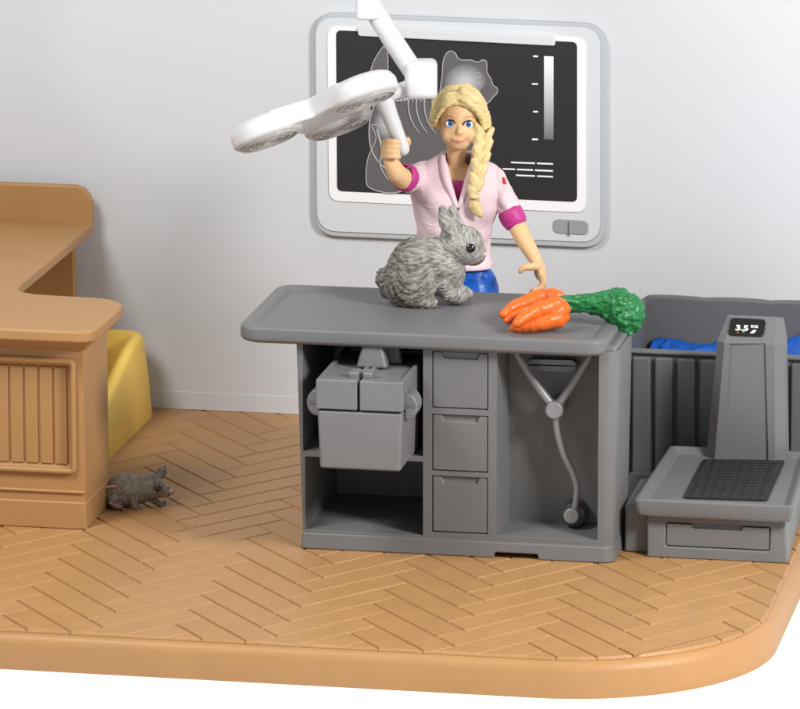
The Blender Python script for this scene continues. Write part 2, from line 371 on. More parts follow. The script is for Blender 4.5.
nt.links.new(tc.outputs['Generated'], sx.inputs[0]); nt.links.new(sx.outputs[2], cr.inputs[0]); nt.links.new(cr.outputs[0], nt.nodes['Principled BSDF'].inputs['Base Color'])
cr.color_ramp.elements[0].color = (*s2l((105, 103, 103)), 1); cr.color_ramp.elements[1].color = (*s2l((240, 240, 240)), 1)
link('grey_bar', MB().prism([wp(*q, SL) for q in ((544, 56), (553.5, 56.4), (553.5, 139.6), (544, 139))], (0, .003, 0)).mesh(), g, t, smooth=False)
mb = MB()
for x0, x1, y0 in ((511, 535, 161.5), (537, 553, 162.5), (503, 515, 168), (517, 533, 168.6), (535, 553, 169.4), (516, 535, 174.4), (537, 553, 175.3)):
    link('readout_line', MB().prism([wp(*q, SL) for q in ((x0, y0), (x1, y0+.04*(x1-x0)), (x1, y0+1.5+.04*(x1-x0)), (x0, y0+1.5))], (0, .003, 0)).mesh(), 'ui', t, smooth=False)

# ------------------------------------------------------------------ examination counter
t = thing('exam_counter', 'dark grey treatment counter with overhanging top, three drawers and two open bays', 'counter', (1.55, .9, 0))
def cut(x0, x1, y0, y1, z0, z1, dx=0, dz=0):
    """cavity that narrows towards the back by dx each side (draft)"""
    return MB().hexa([(x0, y0, z0), (x1, y0, z0), (x1-dx, y1, z0+dz), (x0+dx, y1, z0+dz), (x0, y0, z1), (x1, y0, z1), (x1-dx, y1, z1), (x0+dx, y1, z1)])
def fx(px, py=450): return P(px, py, 0).x
def fz(px, py): return P(px, py, 0).z
zt = 2.14
xr0, xr1 = 3.135, 3.165
def foot(xl, xr, yo, z, yb=1.7, rad=.13):
    out = [(xl, yo, z)]
    for k in range(7): g = -PI/2+PI/2*k/6; out.append((xr-rad+rad*math.cos(g), yo+rad+rad*math.sin(g), z))
    return out+[(xr, .93, z), (xr-.25, 1.05, z), (xr-.30, yb, z), (xl, yb, z)]
def loft(a_, b_):
    n_ = len(a_); return MB().add(a_+b_, [(k, (k+1) % n_, n_+(k+1) % n_, n_+k) for k in range(n_)]+[list(range(n_))[::-1], list(range(n_, 2*n_))])
base = loft(foot(0, xr0, 0, .16), foot(-.06, xr1, 0, zt))
xa, xb, xc, xd, xe, xf = fx(305), fx(423), fx(432), fx(488), fx(496), fx(598.5)
cuts = [cut(xa, xb, -.1, 1.5, .17+.02, 1.0-.055, .02, .0), cut(xa-.02, xb, -.1, 1.5, 1.0, 2.105, .02),
        cut(xe, xf+.0, -.1, .62, .22, 2.105, .03, .02)]
for z0, z1 in ((1.50, 2.08), (.86, 1.44), (.23, .81)): cuts.append(cut(xc, xd, -.1, .045, z0, z1))
me = boolean(base, cuts)
link('cabinet', me, 'grey', t, bevel=.022, seg=3)
sk = boolean(loft(foot(-.02, xr0+.015, -.035, 0, 1.72), foot(-.008, xr0+.004, -.012, .165, 1.71)),
             [MB().box(fx(495), fx(539), -.3, .25, -.1, .055)])
link('plinth', sk, 'grey', t, bevel=.02)
for z0, z1 in ((1.50, 2.08), (.86, 1.44), (.23, .81)):
    dr = boolean(MB().box(xc+.008, xd-.008, .005, .06, z0+.008, z1-.008), [MB().prism([((xc+xd)/2+s_*w, -.1, z) for s_, w, z in ((-1, .17, z1-.075), (1, .17, z1-.075), (1, .22, z1+.1), (-1, .22, z1+.1))], (0, .135, 0))])
    d = link('drawer', dr, 'grey', t, bevel=.012)
    link('pull_lip', MB().box((xc+xd)/2-.165, (xc+xd)/2+.165, .022, .04, z1-.105, z1-.075).mesh(), 'grey', d, bevel=.008)
link('grip', MB().prism(rrect([P(529, 369, .58), P(577, 371, .58), P(577, 359, .58), P(529, 358, .58)], .065), (0, -.06, 0)).mesh(), 'silver', t, bevel=.02)
# countertop slab with a sunken tray
S0, S1, SY0, SY1, SZ0, SZ1 = -.64, 3.06, -.12, 1.93, 2.105, 2.27
def ringpts(ix, iy, rad, z, n=7): return rrect([(S0+ix, SY0+iy, z), (S1-ix, SY0+iy, z), (S1-ix, SY1-iy, z), (S0+ix, SY1-iy, z)], rad, n)
rg = [ringpts(.05, .05, .20, SZ0), ringpts(.015, .015, .22, SZ0+.02), ringpts(0, 0, .23, SZ0+.05), ringpts(0, 0, .23, SZ1-.03), ringpts(.006, .006, .225, SZ1-.012), ringpts(.022, .022, .215, SZ1-.001),
      ringpts(.08, .05, .18, SZ1), ringpts(.13, .08, .15, SZ1-.002), ringpts(.16, .11, .13, SZ1-.03), ringpts(.18, .13, .12, SZ1-.036)]
n_ = len(rg[0]); v = [q for k in rg for q in k]
fs = [(k*n_+i, k*n_+(i+1) % n_, (k+1)*n_+(i+1) % n_, (k+1)*n_+i) for k in range(len(rg)-1) for i in range(n_)]+[list(range(n_))[::-1], [(len(rg)-1)*n_+i for i in range(n_)]]
me = MB().add(v, fs).mesh(); o = link('countertop', me, 'grey', t); me.set_sharp_from_angle(angle=math.radians(50))
w = o.modifiers.new('wn', 'WEIGHTED_NORMAL'); w.keep_sharp = True
link('end_panel', MB().hexa([(2.95, .03, zt-.02), (3.145, .05, zt-.02), (3.145, .92, zt-.02), (2.95, .92, zt-.02), (2.95, .05, 2.19), (3.14, .09, 2.19), (3.14, .90, 2.19), (2.95, .90, 2.19)]).mesh(), 'grey', t, bevel=.04)
TOP = SZ1-.036

# ------------------------------------------------------------------ instrument case
t = thing('instrument_case', 'silver grey hinged case with side clips standing in the left bay of the counter', 'case', (.55, 0, 1.0))
yf = -.70
A0 = P(317, 409, yf); A1 = P(402, 409, yf); zb = 1.0+.003; zm = A0.z; ztp = P(316, 379, yf).z
x0, x1 = A0.x, A1.x; yb = .80
link('body', MB().hexa([(x0+.02, yf+.02, zb), (x1-.02, yf+.02, zb), (x1-.02, yb, zb), (x0+.02, yb, zb), (x0, yf, zm-.012), (x1, yf, zm-.012), (x1, yb, zm-.012), (x0, yb, zm-.012)]).mesh(), 'silver', t, bevel=.03)
xm = (x0+x1)/2-.01
for s0, s1 in ((x0-.01, xm-.012), (xm+.012, x1+.01)):
    lid = boolean(MB().box(s0, s1, yf-.012, yb, zm+.004, ztp), [MB().box(s0+.05, s1-.05, yf+.16, yb-.1, ztp-.03, ztp+.1)])
    link('lid', lid, 'silver', t, bevel=.02)
link('handle', MB().hexa([(xm-.15, -.09, ztp-.02), (xm+.17, -.09, ztp-.02), (xm+.17, .07, ztp-.02), (xm-.15, .07, ztp-.02), (xm-.08, -.06, ztp+.25), (xm+.10, -.06, ztp+.25), (xm+.10, .04, ztp+.25), (xm-.08, .04, ztp+.25)]).mesh(), 'silver', t, bevel=.035)
link('handle', MB().hexa([(xm+.02, .16, ztp-.02), (xm+.27, .16, ztp-.02), (xm+.27, .28, ztp-.02), (xm+.02, .28, ztp-.02), (xm+.08, .18, ztp+.20), (xm+.22, .18, ztp+.20), (xm+.22, .26, ztp+.20), (xm+.08, .26, ztp+.20)]).mesh(), 'silver', t, bevel=.03)
for s_ in (-1, 1): link('latch', MB().box(xm+s_*.07-.05, xm+s_*.07+.05, yf+.10, yf+.30, ztp-.01, ztp+.06).mesh(), 'silver', t, bevel=.02)
for s_, xx in ((-1, x0), (1, x1)):
    mb = MB(); pts = []
    for k in range(17):
        g = -PI/2+PI*k/16; pts.append((xx+s_*(.03+.10*math.cos(g)), yf+.12, zm+.03+.13*math.sin(g)))
    pts += [(xx-s_*.0, yf+.12, zm+.16), (xx-s_*.0, yf+.12, zm-.10)]
    mb.prism(pts, (0, .26, 0)); c_ = link('side_clip', mb.mesh(), 'silver', t, bevel=.02)
    link('clip_ridge', MB().box(min(xx+s_*.02, xx+s_*.12), max(xx+s_*.02, xx+s_*.12), yf+.105, yf+.13, zm+.035, zm+.045).mesh(), 'silver', c_, smooth=False)

# ------------------------------------------------------------------ stethoscope
t = thing('stethoscope', 'grey stethoscope hanging in the right bay of the counter', 'stethoscope', (2.5, .55, 1.2))
Q = lambda px, py, y=.36: P(px, py, y)
mb = MB(); mb.tube([Q(516, 346), Q(516.5, 353), Q(521, 361), Q(538, 387), Q(555, 409)], [.036, .036, .04, .043, .045], 12, 5)
mb.tube([Q(591, 348), Q(590.5, 355), Q(586, 363), Q(570, 388), Q(555, 409)], [.036, .036, .04, .043, .045], 12, 5)
link('ear_tubes', mb.mesh(), 'steel', t)
def puck(c, rad, y0, y1, n=28): return MB().prism([(c.x+rad*math.cos(2*PI*k/n), y0, c.z+rad*math.sin(2*PI*k/n)) for k in range(n)], (0, y1-y0, 0))
c = Q(555, 409); link('joint', puck(c, .092, .28, .6).mesh(), 'steel', t, bevel=.025)
mb = MB(); mb.tube([Q(555, 415), Q(558, 435), Q(564, 455), Q(573, 474), Q(577, 490), Q(574, 512)], [.034, .034, .034, .034, .032, .032], 12, 6); link('tube', mb.mesh(), 'steel', t)
c = Q(573, 516); link('chest_ring', puck(c, .125, .36, .6).mesh(), 'grey_dark', t, bevel=.03)
link('chest_piece', puck(c+Vector((-.01, 0, .01)), .08, .29, .4).mesh(), 'steel', t, bevel=.02)

# ------------------------------------------------------------------ tub, blue bedding
t = thing('animal_tub', 'dark grey ribbed animal tub with a raised back wall, behind the weighing scale', 'tub', (3.9, 3.8, 0))
TX0, TX1, TY0, TY1 = P(628, 352, 3.0).x-.12, 4.9, 3.0, 4.6
zf = P(640, 352, 3.0).z; zk = P(660, 297, 4.6).z
tb = MB()
link('front_wall', MB().box(TX0+.03, TX1, TY0+.05, TY0+.13, .01, zf-.01).mesh(), 'tub', t, bevel=.015)
link('rim', MB().box(TX0+.02, TX1+.01, TY0+.0, TY0+.15, zf-.02, zf+.008).mesh(), 'tub', t, bevel=.015)
for k in range(11):
    x0 = P(632, 400, TY0).x+(k-1)*.236
    if x0 > TX1-.2: break
    link('rib', MB().hexa([(x0, TY0+.005, .02), (x0+.19, TY0+.005, .02), (x0+.19, TY0+.06, .02), (x0, TY0+.06, .02), (x0, TY0-.02, zf-.05), (x0+.19, TY0-.02, zf-.05), (x0+.19, TY0+.06, zf-.05), (x0, TY0+.06, zf-.05)]).mesh(), 'tub', t, bevel=.025)
pts = [(TX0+.06, TY1, .01), (TX0-.02, TY1, zk-.18), (TX0+.0, TY1, zk-.06), (TX0+.08, TY1, zk-.005)]
for k in range(1, 40):
    x = TX0+.08+(TX1-.1-TX0-.08)*k/40; pts.append((x, TY1, zk+.018*abs(math.sin((x-TX0)*4.5))**.5-.01))
pts += [(TX1, TY1, zk-.08), (TX1, TY1, .01)]
link('back_wall', MB().prism(pts, (0, .12, 0)).mesh(), 'tub', t, bevel=.03)
for xx, s_ in ((TX0, 1), (TX1, -1)):
    link('end_wall', MB().prism([(xx+.04*s_, TY0+.04, .01), (xx+.04*s_, TY1+.05, .01), (xx, TY1+.05, zk-.03), (xx, TY1-.4, zk-.06), (xx, TY0+.04, zf)], (.09*s_, 0, 0)).mesh(), 'tub', t, bevel=.03)
link('bottom', MB().box(TX0+.08, TX1-.05, TY0+.1, TY1+.02, .05, .3).mesh(), 'tub', t, smooth=False)
link('plinth', MB().box(3.18, 4.6, .44, 1.5, 0, .498).mesh(), 'grey', t, bevel=.03)
link('foot', MB().box(2.86, 4.6, 1.51, 2.97, 0, .19).mesh(), 'grey', t, bevel=.02)
# blue blanket
gx, gy = 90, 40; v = []; X0, X1, Y0, Y1 = TX0+.16, TX1-.1, TY0+.16, TY1-.03
for j in range(gy+1):
    for i in range(gx+1):
        x = X0+(X1-X0)*i/gx; y = Y0+(Y1-Y0)*j/gy
        h = 1.07+.10*noise.noise(Vector((x*2.2, y*2, 1)))+.12*abs(noise.noise(Vector((x*4, y*4.5, 7))))+.04*noise.noise(Vector((x*13, y*13, 2)))
        h += .16*max(0, min(1, (x-4.2)/.3))+.10*(y-Y0)
        v.append((x, y, h))
fs = [(j*(gx+1)+i, j*(gx+1)+i+1, (j+1)*(gx+1)+i+1, (j+1)*(gx+1)+i) for j in range(gy) for i in range(gx)]
o = link('blanket', MB().add(v, fs).mesh(), 'blue', None, solid=.03, sub=1)
o['label'] = 'crumpled bright blue bedding lying inside the grey tub'; o['category'] = 'bedding'

# ------------------------------------------------------------------ weighing scale
t = thing('weighing_scale', 'grey animal weighing scale with black mat and a display column reading 3.5 KG', 'scale', (4.1, 1.6, 0))
bx0, bx1 = 3.43, 4.84
pz = .335
TZ = P(634, 499, .20).z; ty1 = PZ(670, 445, TZ).y; lz = P(637, 515.5, .22).z
bl0, bl1, bt0, bt1 = P(647, 557, .30).x, P(788, 564, .30).x, P(646.5, 519, .34).x, P(785, 523, .34).x
XA, XB = P(666, 523, .33).x, P(770, 525, .33).x; za, zb_ = P(664, 546, .33).z, P(664, 522.5, .33).z
me = boolean(MB().hexa([(bl0, .30, 0), (bl1, .30, 0), (bl1-.1, 2.4, 0), (bl0, 2.4, 0), (bt0, .34, lz+.01), (bt1, .34, lz+.01), (bt1-.1, 2.4, lz+.01), (bt0, 2.4, lz+.01)]),
             [MB().prism([(XA, .2, zb_), (XB, .2, zb_), (XB, .2, za), (XA, .2, za)], (0, .17, 0))])
b = link('base', me, 'grey', t, bevel=.03)
X0, X1 = XA+.008, XB-.008
dr = boolean(MB().box(X0, X1, .325, .40, za+.008, zb_-.008), [MB().prism([(X0+.26, .2, zb_-.05), (X1-.28, .2, zb_-.05), (X1-.2, .2, zb_+.1), (X0+.18, .2, zb_+.1)], (0, .165, 0))])
link('drawer', dr, 'grey', t, bevel=.01)
tl, tr_, tbl = P(634, 499, .2).x, P(794, 505, .2).x, PZ(670, 445, TZ).x
def q4(i, z, rad, fi=None): fi = i if fi is None else fi; return rrect([(tl+i, .2+fi, z), (tr_-i, .2+fi, z), (tr_-.10-i, ty1-i, z), (tbl+i, ty1-i, z)], rad, 5)
rg = [q4(.12, lz, .04, .03), q4(.03, lz+.005, .05), q4(.015, lz+.03, .06), q4(-.005, TZ-.02, .06), q4(.008, TZ-.003, .06), q4(.035, TZ, .06), q4(.055, TZ-.008, .05), q4(.11, TZ-.06, .06, .06), q4(.13, TZ-.065, .05, .075)]
n_ = len(rg[0]); v = [q for k in rg for q in k]
fs = [(k*n_+i, k*n_+(i+1) % n_, (k+1)*n_+(i+1) % n_, (k+1)*n_+i) for k in range(len(rg)-1) for i in range(n_)]+[list(range(n_))[::-1], [(len(rg)-1)*n_+i for i in range(n_)]]
me = MB().add(v, fs).mesh(); o = link('tray', me, 'grey', t); me.set_sharp_from_angle(angle=math.radians(50)); o.modifiers.new('wn', 'WEIGHTED_NORMAL').keep_sharp = True
tz = TZ-.065
mp_ = [PZ(683, 499, tz), PZ(767, 502, tz), PZ(785, 462, tz), PZ(703, 461, tz)]
mb = MB().prism(rrect(mp_, .06), (0, 0, .02))
for i in range(8):
    for j in range(13):
        s_ = (i+.8)/8.6; w = (j+.8)/13.6; c = (mp_[0]*(1-s_)+mp_[1]*s_)*(1-w)+(mp_[3]*(1-s_)+mp_[2]*s_)*w
        mb.hexa([(c.x-.030, c.y-.035, tz+.019), (c.x+.024, c.y-.030, tz+.019), (c.x+.036, c.y+.028, tz+.019), (c.x-.020, c.y+.030, tz+.019),
                 (c.x-.024, c.y-.028, tz+.036), (c.x+.018, c.y-.022, tz+.036), (c.x+.028, c.y+.02, tz+.028), (c.x-.014, c.y+.022, tz+.028)])
mt = link('rubber_mat', mb.mesh(), 'black', t, smooth=False)
# column: chamfered section, tapering, sloped top facet with the display
def csec(xl, xr, yf, yb, ch, z): return [(xl+ch, yf, z), (xr-ch, yf, z), (xr, yf+ch*1.1, z), (xr, yb, z), (xl, yb, z), (xl, yf+ch*1.1, z)]
yc0 = PZ(745, 461, tz).y
L0 = P(706, 461, yc0+.1).x; R0 = P(786, 462, yc0+.1).x; Lt = P(716, 345, yc0).x; Rt = P(783, 345, yc0).x
z1 = P(745, 344, yc0).z; pt = P(750, 316, yc0+.42)
secs = [csec(L0, R0, yc0, yc0+.36, .10, tz-.01), csec(Lt, Rt, yc0+.0, yc0+.36, .085, z1)]
back = [(P(722, 318, yc0+.3).x+.07, yc0+.3), (P(776, 320, yc0+.3).x-.0, yc0+.3)]
zt2 = P(750, 316, yc0+.26).z
secs.append([(Lt+.13, yc0+.26, zt2), (Rt-.10, yc0+.26, zt2), (Rt-.04, yc0+.29, zt2-.03), (Rt-.04, yc0+.36, zt2-.02), (Lt+.07, yc0+.36, zt2-.02), (Lt+.07, yc0+.29, zt2-.03)])
v = [q for s_ in secs for q in s_]; fs = [(k*6+i, k*6+(i+1) % 6, (k+1)*6+(i+1) % 6, (k+1)*6+i) for k in range(2) for i in range(6)]+[[5, 4, 3, 2, 1, 0], [12, 13, 14, 15, 16, 17]]
cmb = MB().add(v, fs)
me = boolean(cmb, [MB().prism([P(727, 348, yc0-.2), P(763, 348, yc0-.2), P(766, 470, yc0-.2), P(721, 470, yc0-.2)], (0, .225, 0))])
col = link('column', me, 'grey', t, bevel=.05, seg=4)
A_, B_ = Vector((0, yc0, z1)), Vector((0, yc0+.26, zt2)); nrm = Vector((0, -(B_.z-A_.z), B_.y-A_.y)).normalized()
if nrm.y > 0: nrm = -nrm
def on_facet(px, py, lift):
    d = ray(px, py); o_ = A_+nrm*lift; return CAM+d*((o_-CAM).dot(nrm)/d.dot(nrm))
dsp = link('display', MB().prism(rrect([on_facet(*q, .0) for q in ((728, 336), (763.5, 337.5), (766, 320.5), (731, 318.5))], .045), nrm*.022).mesh(), 'display', t, bevel=.005)
def text(body, px, py, h, mat, name, parent):
    cu = bpy.data.curves.new('txt', 'FONT'); cu.body = body; cu.size = h; cu.extrude = .003; cu.offset = h*.028; cu.align_x = 'LEFT'
    o = bpy.data.objects.new('tmp', cu); C.objects.link(o); me = evaluated(o); bpy.data.objects.remove(o)
    ux = Vector((1, 0, 0)); uy = nrm.cross(ux); uy = uy if uy.z > 0 else -uy
    me.transform(Matrix.Translation(on_facet(px, py, .025)) @ Matrix((ux, uy, nrm)).transposed().to_4x4() @ Matrix.Diagonal((1.2, 1, 1, 1)))
    return link(name, me, mat, parent, smooth=False)
text('3.5', 735, 330.2, .093, 'ui', 'digits', dsp); text('KG', 750.6, 327.6, .045, 'ui', 'unit_letters', dsp)
link('status_dot', MB().prism([on_facet(*q, .023) for q in ((742.5, 332.5), (744.5, 332.6), (744.5, 331), (742.5, 331))], nrm*.004).mesh(), 'dgreen', dsp, smooth=False)
link('status_dot', MB().prism([on_facet(*q, .023) for q in ((737, 333.2), (738.6, 333.3), (738.6, 332), (737, 332))], nrm*.004).mesh(), 'red', dsp, smooth=False)
link('status_mark', MB().prism([on_facet(*q, .023) for q in ((750, 333.5), (754, 333.2), (756.5, 330.3), (753, 330.2))], nrm*.004).mesh(), 'ui', dsp, smooth=False)

# ------------------------------------------------------------------ reception desk
t = thing('reception_desk', 'tan L-shaped reception desk with a grooved front panel at the left edge', 'desk', (-3.4, 1, 0))
dx1 = P(82, 400, .3).x+.0; XR = -2.31; DZ = 2.12
panel = [(-6.5, .30, 0), (XR, .30, 0), (XR, 1.30, 0), (-6.5, 1.30, 0)]
pf = lambda px, py: P(px, py, .27)
me = boolean(MB().box(-6.5, XR, .30, 1.32, 0, 1.95), [MB().box(-6.0, pf(69, 400).x, .1, .345, pf(60, 467).z, pf(60, 367).z)])
link('front_block', me, 'desk', t, bevel=.03)
mb = MB(); z0, z1 = pf(72, 472).z, pf(72, 362).z; xr_ = pf(73, 400).x
q = rrect([(-6.0, .28, z0), (xr_, .28, z0), (xr_, .28, z1), (-6.0, .28, z1)], .05, 5); mb.tube(q+[q[0]], .032, 10, 1, caps=False)
link('panel_frame', mb.mesh(), 'desk', t)
mb = MB()
for k in range(22):
    xx = P(53.6, 420, .33).x-k*.153
    mb.box(xx+.012, xx+.141, .325, .36, pf(60, 466).z+.005, pf(60, 368).z-.005)
link('grooved_board', mb.mesh(), 'desk', t, bevel=.008)
zs = pf(60, 497).z
link('skirting', MB().hexa([(-6.5, .26, 0), (XR+.015, .26, 0), (XR+.015, 1.33, 0), (-6.5, 1.33, 0), (-6.5, .275, zs-.05), (XR+.01, .275, zs-.05), (XR+.01, 1.33, zs-.05), (-6.5, 1.33, zs-.05)]).mesh(), 'desk', t, bevel=.02)
mb = MB(); mb.tube([(-6.5, .295, zs+.05), (XR-.02, .295, zs+.05)], .018, 8, 1); link('bead', mb.mesh(), 'desk', t)
link('cornice', MB().hexa([(-6.5, .28, 1.86), (XR+.02, .28, 1.86), (XR+.02, 1.36, 1.86), (-6.5, 1.36, 1.86), (-6.5, .12, 2.0), (XR+.12, .12, 2.0), (XR+.12, 1.5, 2.0), (-6.5, 1.5, 2.0)]).mesh(), 'desk', t, bevel=.03)
# L-shaped top outline (plan)
xT = -2.13
ol = [(-6.5, 0.02), *[(xT-.2+.2*math.cos(-PI/2+PI/2*k/6), .22+.2*math.sin(-PI/2+PI/2*k/6)) for k in range(7)], *[(xT-.4+.4*math.cos(PI/2*k/7), 1.2+.4*math.sin(PI/2*k/7)) for k in range(8)], (-2.9, 1.62), (-3.15, 1.65), (-3.3, 1.72), (-3.39, 1.85), (-3.42, 2.1), (-3.43, 5.33), (-6.5, 5.33)]
top = MB().prism([(x, y, DZ-.13) for x, y in ol], (0, 0, .13)); link('desktop', top.mesh(), 'desk', t, bevel=.035, seg=4)
z2 = P(60, 184, 5.31).z
bs = [(-6.5, 5.26, DZ-.1), (-3.44, 5.26, DZ-.1), (-3.44, 5.26, z2-.2), (-3.47, 5.26, z2-.1), (-3.53, 5.26, z2-.03), (-3.62, 5.26, z2), (-6.5, 5.26, z2)]
link('back_splash', MB().prism(bs, (0, .1, 0)).mesh(), 'desk', t, bevel=.03)
link('back_panel', MB().box(-6.5, -3.64, 5.2, 5.34, 0, DZ-.131).mesh(), 'desk', t, bevel=.02)
link('side_panel', MB().box(-6.5, -6.38, 1.3, 5.2, 0, DZ-.131).mesh(), 'desk', t, smooth=False)

# ------------------------------------------------------------------ yellow armchair
t = thing('bucket_seat', 'yellow moulded bucket seat partly hidden behind the reception desk', 'seat', (-3.8, 4.2, 0))
def ringc(x0, x1, y0, y1, rad, zfun, n=10):
    return [Vector((q.x, q.y, zfun(q.y))) for q in rr_sub([(x0, y0, 0), (x1, y0, 0), (x1, y1, 0), (x0, y1, 0)], rad, n)]
def rr_sub(c4, rad, n):
    base = rrect(c4, rad, n); out = []
    for i in range(len(base)):
        A, B = base[i], base[(i+1) % len(base)]; k = max(1, int((B-A).length/.15))
        if (B-A).length > .3: out += [A+(B-A)*s_/12 for s_ in range(12)]
        else: out.append(A)
    return out
def zr(y):
    u = max(0, min(1, (y-3.0)/2.0)); u = u*u*(3-2*u); return .50+.44*u
bx = (-4.7, -2.76, 2.75, 5.42)
rg = []
for ins, fz_ in ((0, lambda y: 0.), (.0, lambda y: .04), (.03, lambda y: zr(y)*.5), (.07, lambda y: zr(y)-.06), (.10, lambda y: zr(y)-.01), (.15, lambda y: zr(y)), (.20, lambda y: zr(y)-.02), (.25, lambda y: zr(y)-.1), (.40, lambda y: .34), (.5, lambda y: .28)):
    rg.append(ringc(bx[0]+ins, bx[1]-ins, bx[2]+ins, bx[3]-ins*1.2, max(.12, .36-ins*.4), fz_))
n_ = len(rg[0])
rg = [k for k in rg if len(k) == n_]
v = [q for k in rg for q in k]
fs = [(k*n_+i, k*n_+(i+1) % n_, (k+1)*n_+(i+1) % n_, (k+1)*n_+i) for k in range(len(rg)-1) for i in range(n_)]+[list(range(n_))[::-1], [(len(rg)-1)*n_+i for i in range(n_)]]
me = MB().add(v, fs).mesh(); link('shell', me, 'yellow', t); me.set_sharp_from_angle(angle=math.radians(60))

# ------------------------------------------------------------------ mouse
FR = Frame(PZ(140, 507, 0)); A = FR.at
t = thing('mouse', 'small dark grey toy mouse with pink nose at the right end of the desk', 'mouse', FR.o)
def px(k): return k/96.
mb = MB()
mb.ell(A(125, 490, .0), px(19.5), px(14), px(17), YAW)
mb.ell(A(117, 494, .0), px(15), px(12), px(15), YAW)
mb.ell(A(139, 490, 0), px(14), px(12), px(14), YAW)
mb.tube([A(142, 487), A(152, 487), A(163, 490), A(171, 491.5)], [px(12), px(13.5), px(8), px(3.6)], 16, 5)
mb.tube([A(158, 478, .08), A(162, 472, .1), A(165, 467, .1)], [px(4), px(5), px(2.6)], 10, 4)
mb.tube([A(150, 478, -.06), A(152, 476, -.07)], [px(4), px(3)], 10, 1)
mb.tube([A(133, 493, -.08), A(135, 504, -.1), A(139, 510.5, -.11)], [px(7), px(4.5), px(2.6)], 10, 4)
mb.tube([A(147, 495, .03), A(156, 502, .02), A(163, 504.5, .0)], [px(6), px(3.4), px(2)], 10, 4)
mb.tube([A(113, 500, -.12), A(115, 506, -.13), A(121, 507, -.14)], [px(6), px(4), px(2.5)], 10, 4)
for k in range(3): mb.tube([A(138+k*1.3, 510, -.12), A(139+k*2, 512, -.14)], px(1.1), 6, 1); mb.tube([A(162, 504-k, .0+k*.01), A(166, 505-k*1.6, .0)], px(1.0), 6, 1)
me = blob(mb, .012, 3, lambda c, n: .009*noise.noise(c*14)+.006*noise.noise(c*38)); tr = bvh(me)
M['mouse'] = fur('mouse_fur', (108, 103, 95), (146, 141, 132), 26, (1, 1, 1.8), .5, .5, .012, .34)
me.materials.clear(); body = link('body', me, 'mouse', t)
q, nn = stick(tr, 157.5, 488, .004); link('eye', MB().ell(q, px(3.9), px(2.4), px(3.9), YAW).mesh(), 'eye', t)
q, nn = stick(tr, 171.5, 491.5); link('nose', MB().ell(q, px(3), px(2.6), px(3), YAW).mesh(), 'nose', t)
mb = MB(); mb.tube([A(96, 489, -.1), A(108, 487, -.15), A(114, 486.4, -.16), A(116, 486.5, -.12)], [px(1.4), px(1.3), px(1.1), px(.8)], 8, 5); mb.tube([A(110, 503, -.2), A(120, 508.0, -.16), A(128, 510.5, -.1)], px(.8), 8, 4); link('tail', mb.mesh(), 'nose', t)

# ------------------------------------------------------------------ rabbit
o_ = PZ(430, 305, TOP); o_.z = TOP; FR = Frame(o_); A = FR.at
t = thing('rabbit', 'grey furry rabbit with raised ears sitting on the countertop', 'rabbit', o_)
mb = MB()
mb.ell(A(412, 269, .0), px(25), px(21), px(33), YAW@Matrix.Rotation(.35, 3, 'Y'))
mb.ell(A(407, 281, .0), px(25), px(22), px(26), YAW)
mb.ell(A(432, 262, .0), px(20), px(17), px(25), YAW)
mb.ell(A(445, 268, .0), px(20), px(17), px(26), YAW@Matrix.Rotation(-.2, 3, 'Y'))
mb.ell(A(414, 284, -.15), px(22), px(10), px(23), YAW@Matrix.Rotation(.4, 3, 'Y'))
mb.ell(A(461.5, 245, 0), px(22), px(17), px(20), YAW@Matrix.Rotation(-.2, 3, 'Y'))
mb.ell(A(473, 253, 0), px(13), px(12), px(12.5), YAW)
mb.ell(A(454, 237, 0), px(14), px(12), px(13), YAW)
mb.tube([A(452, 234, -.06), A(446, 221, -.08), A(442.5, 209, -.08)], [px(7.5), px(7.6), px(4)], 14, 5)
mb.tube([A(458, 232, .06), A(455, 220, .06), A(452, 209, .05)], [px(7), px(7), px(3.8)], 14, 5)
mb.tube([A(442, 281, -.06), A(450, 293, -.05), A(461, 297.5, -.02)], [px(12), px(9), px(6.5)], 14, 5)
mb.tube([A(446, 280, .12), A(457, 290, .17), A(467, 293.5, .2)], [px(12), px(9), px(6)], 14, 5)
mb.tube([A(408, 297, -.12), A(420, 300.5, -.14), A(431, 303, -.15)], [px(9), px(7.5), px(6)], 14, 5)
mb.ell(A(412, 290, 0), px(26), px(20), px(18), YAW)
mb.tube([A(387, 292, 0), A(383, 281, -.02), A(382, 273, -.02)], [px(7), px(7), px(5)], 12, 5)
def combed(c, hub_, k1, k2, seed=0.):
    # strokes of fur run away from the nose over the back: fine across the stroke, long along it
    d = c-hub_; x = d.dot(r); z = d.z; rho = math.hypot(x, z)+1e-4; th = math.atan2(z, x)
    th += .25*noise.noise(c*3.1+Vector((seed, 0, 0)))
    return noise.noise(Vector((math.cos(th)*rho*k1*.0+th*k1, rho*k2, d.dot(fh)*k1*.45+seed)))
hubp = A(478, 262, 0)
def rfur(c, n):
    d = (c-hubp).length; k1 = 7+d*16
    v = .65*combed(c, hubp, 34, 11)+.45*combed(c, hubp, 60, 20, 5.)+.25*noise.noise(c*34)
    head = max(0, min(1, (c.dot(r)-A(438, 250).dot(r))/.2))
    return (.023 if c.z < A(440, 229).z else .008)*(1-.45*head)*v, v
me = blob(mb, .0115, 2)
ns = [v_.normal.copy() for v_ in me.vertices]; cs = [v_.co.copy() for v_ in me.vertices]
at_ = me.attributes.new('fur', 'FLOAT', 'POINT')
for k, (n_2, c_) in enumerate(zip(ns, cs)):
    h_, v_2 = rfur(c_, n_2); me.vertices[k].co = c_+n_2*h_; at_.data[k].value = v_2*.5+.5
me.update(); tr = bvh(me)
gx0 = A(405, 270).x; gx1 = A(452, 260).x
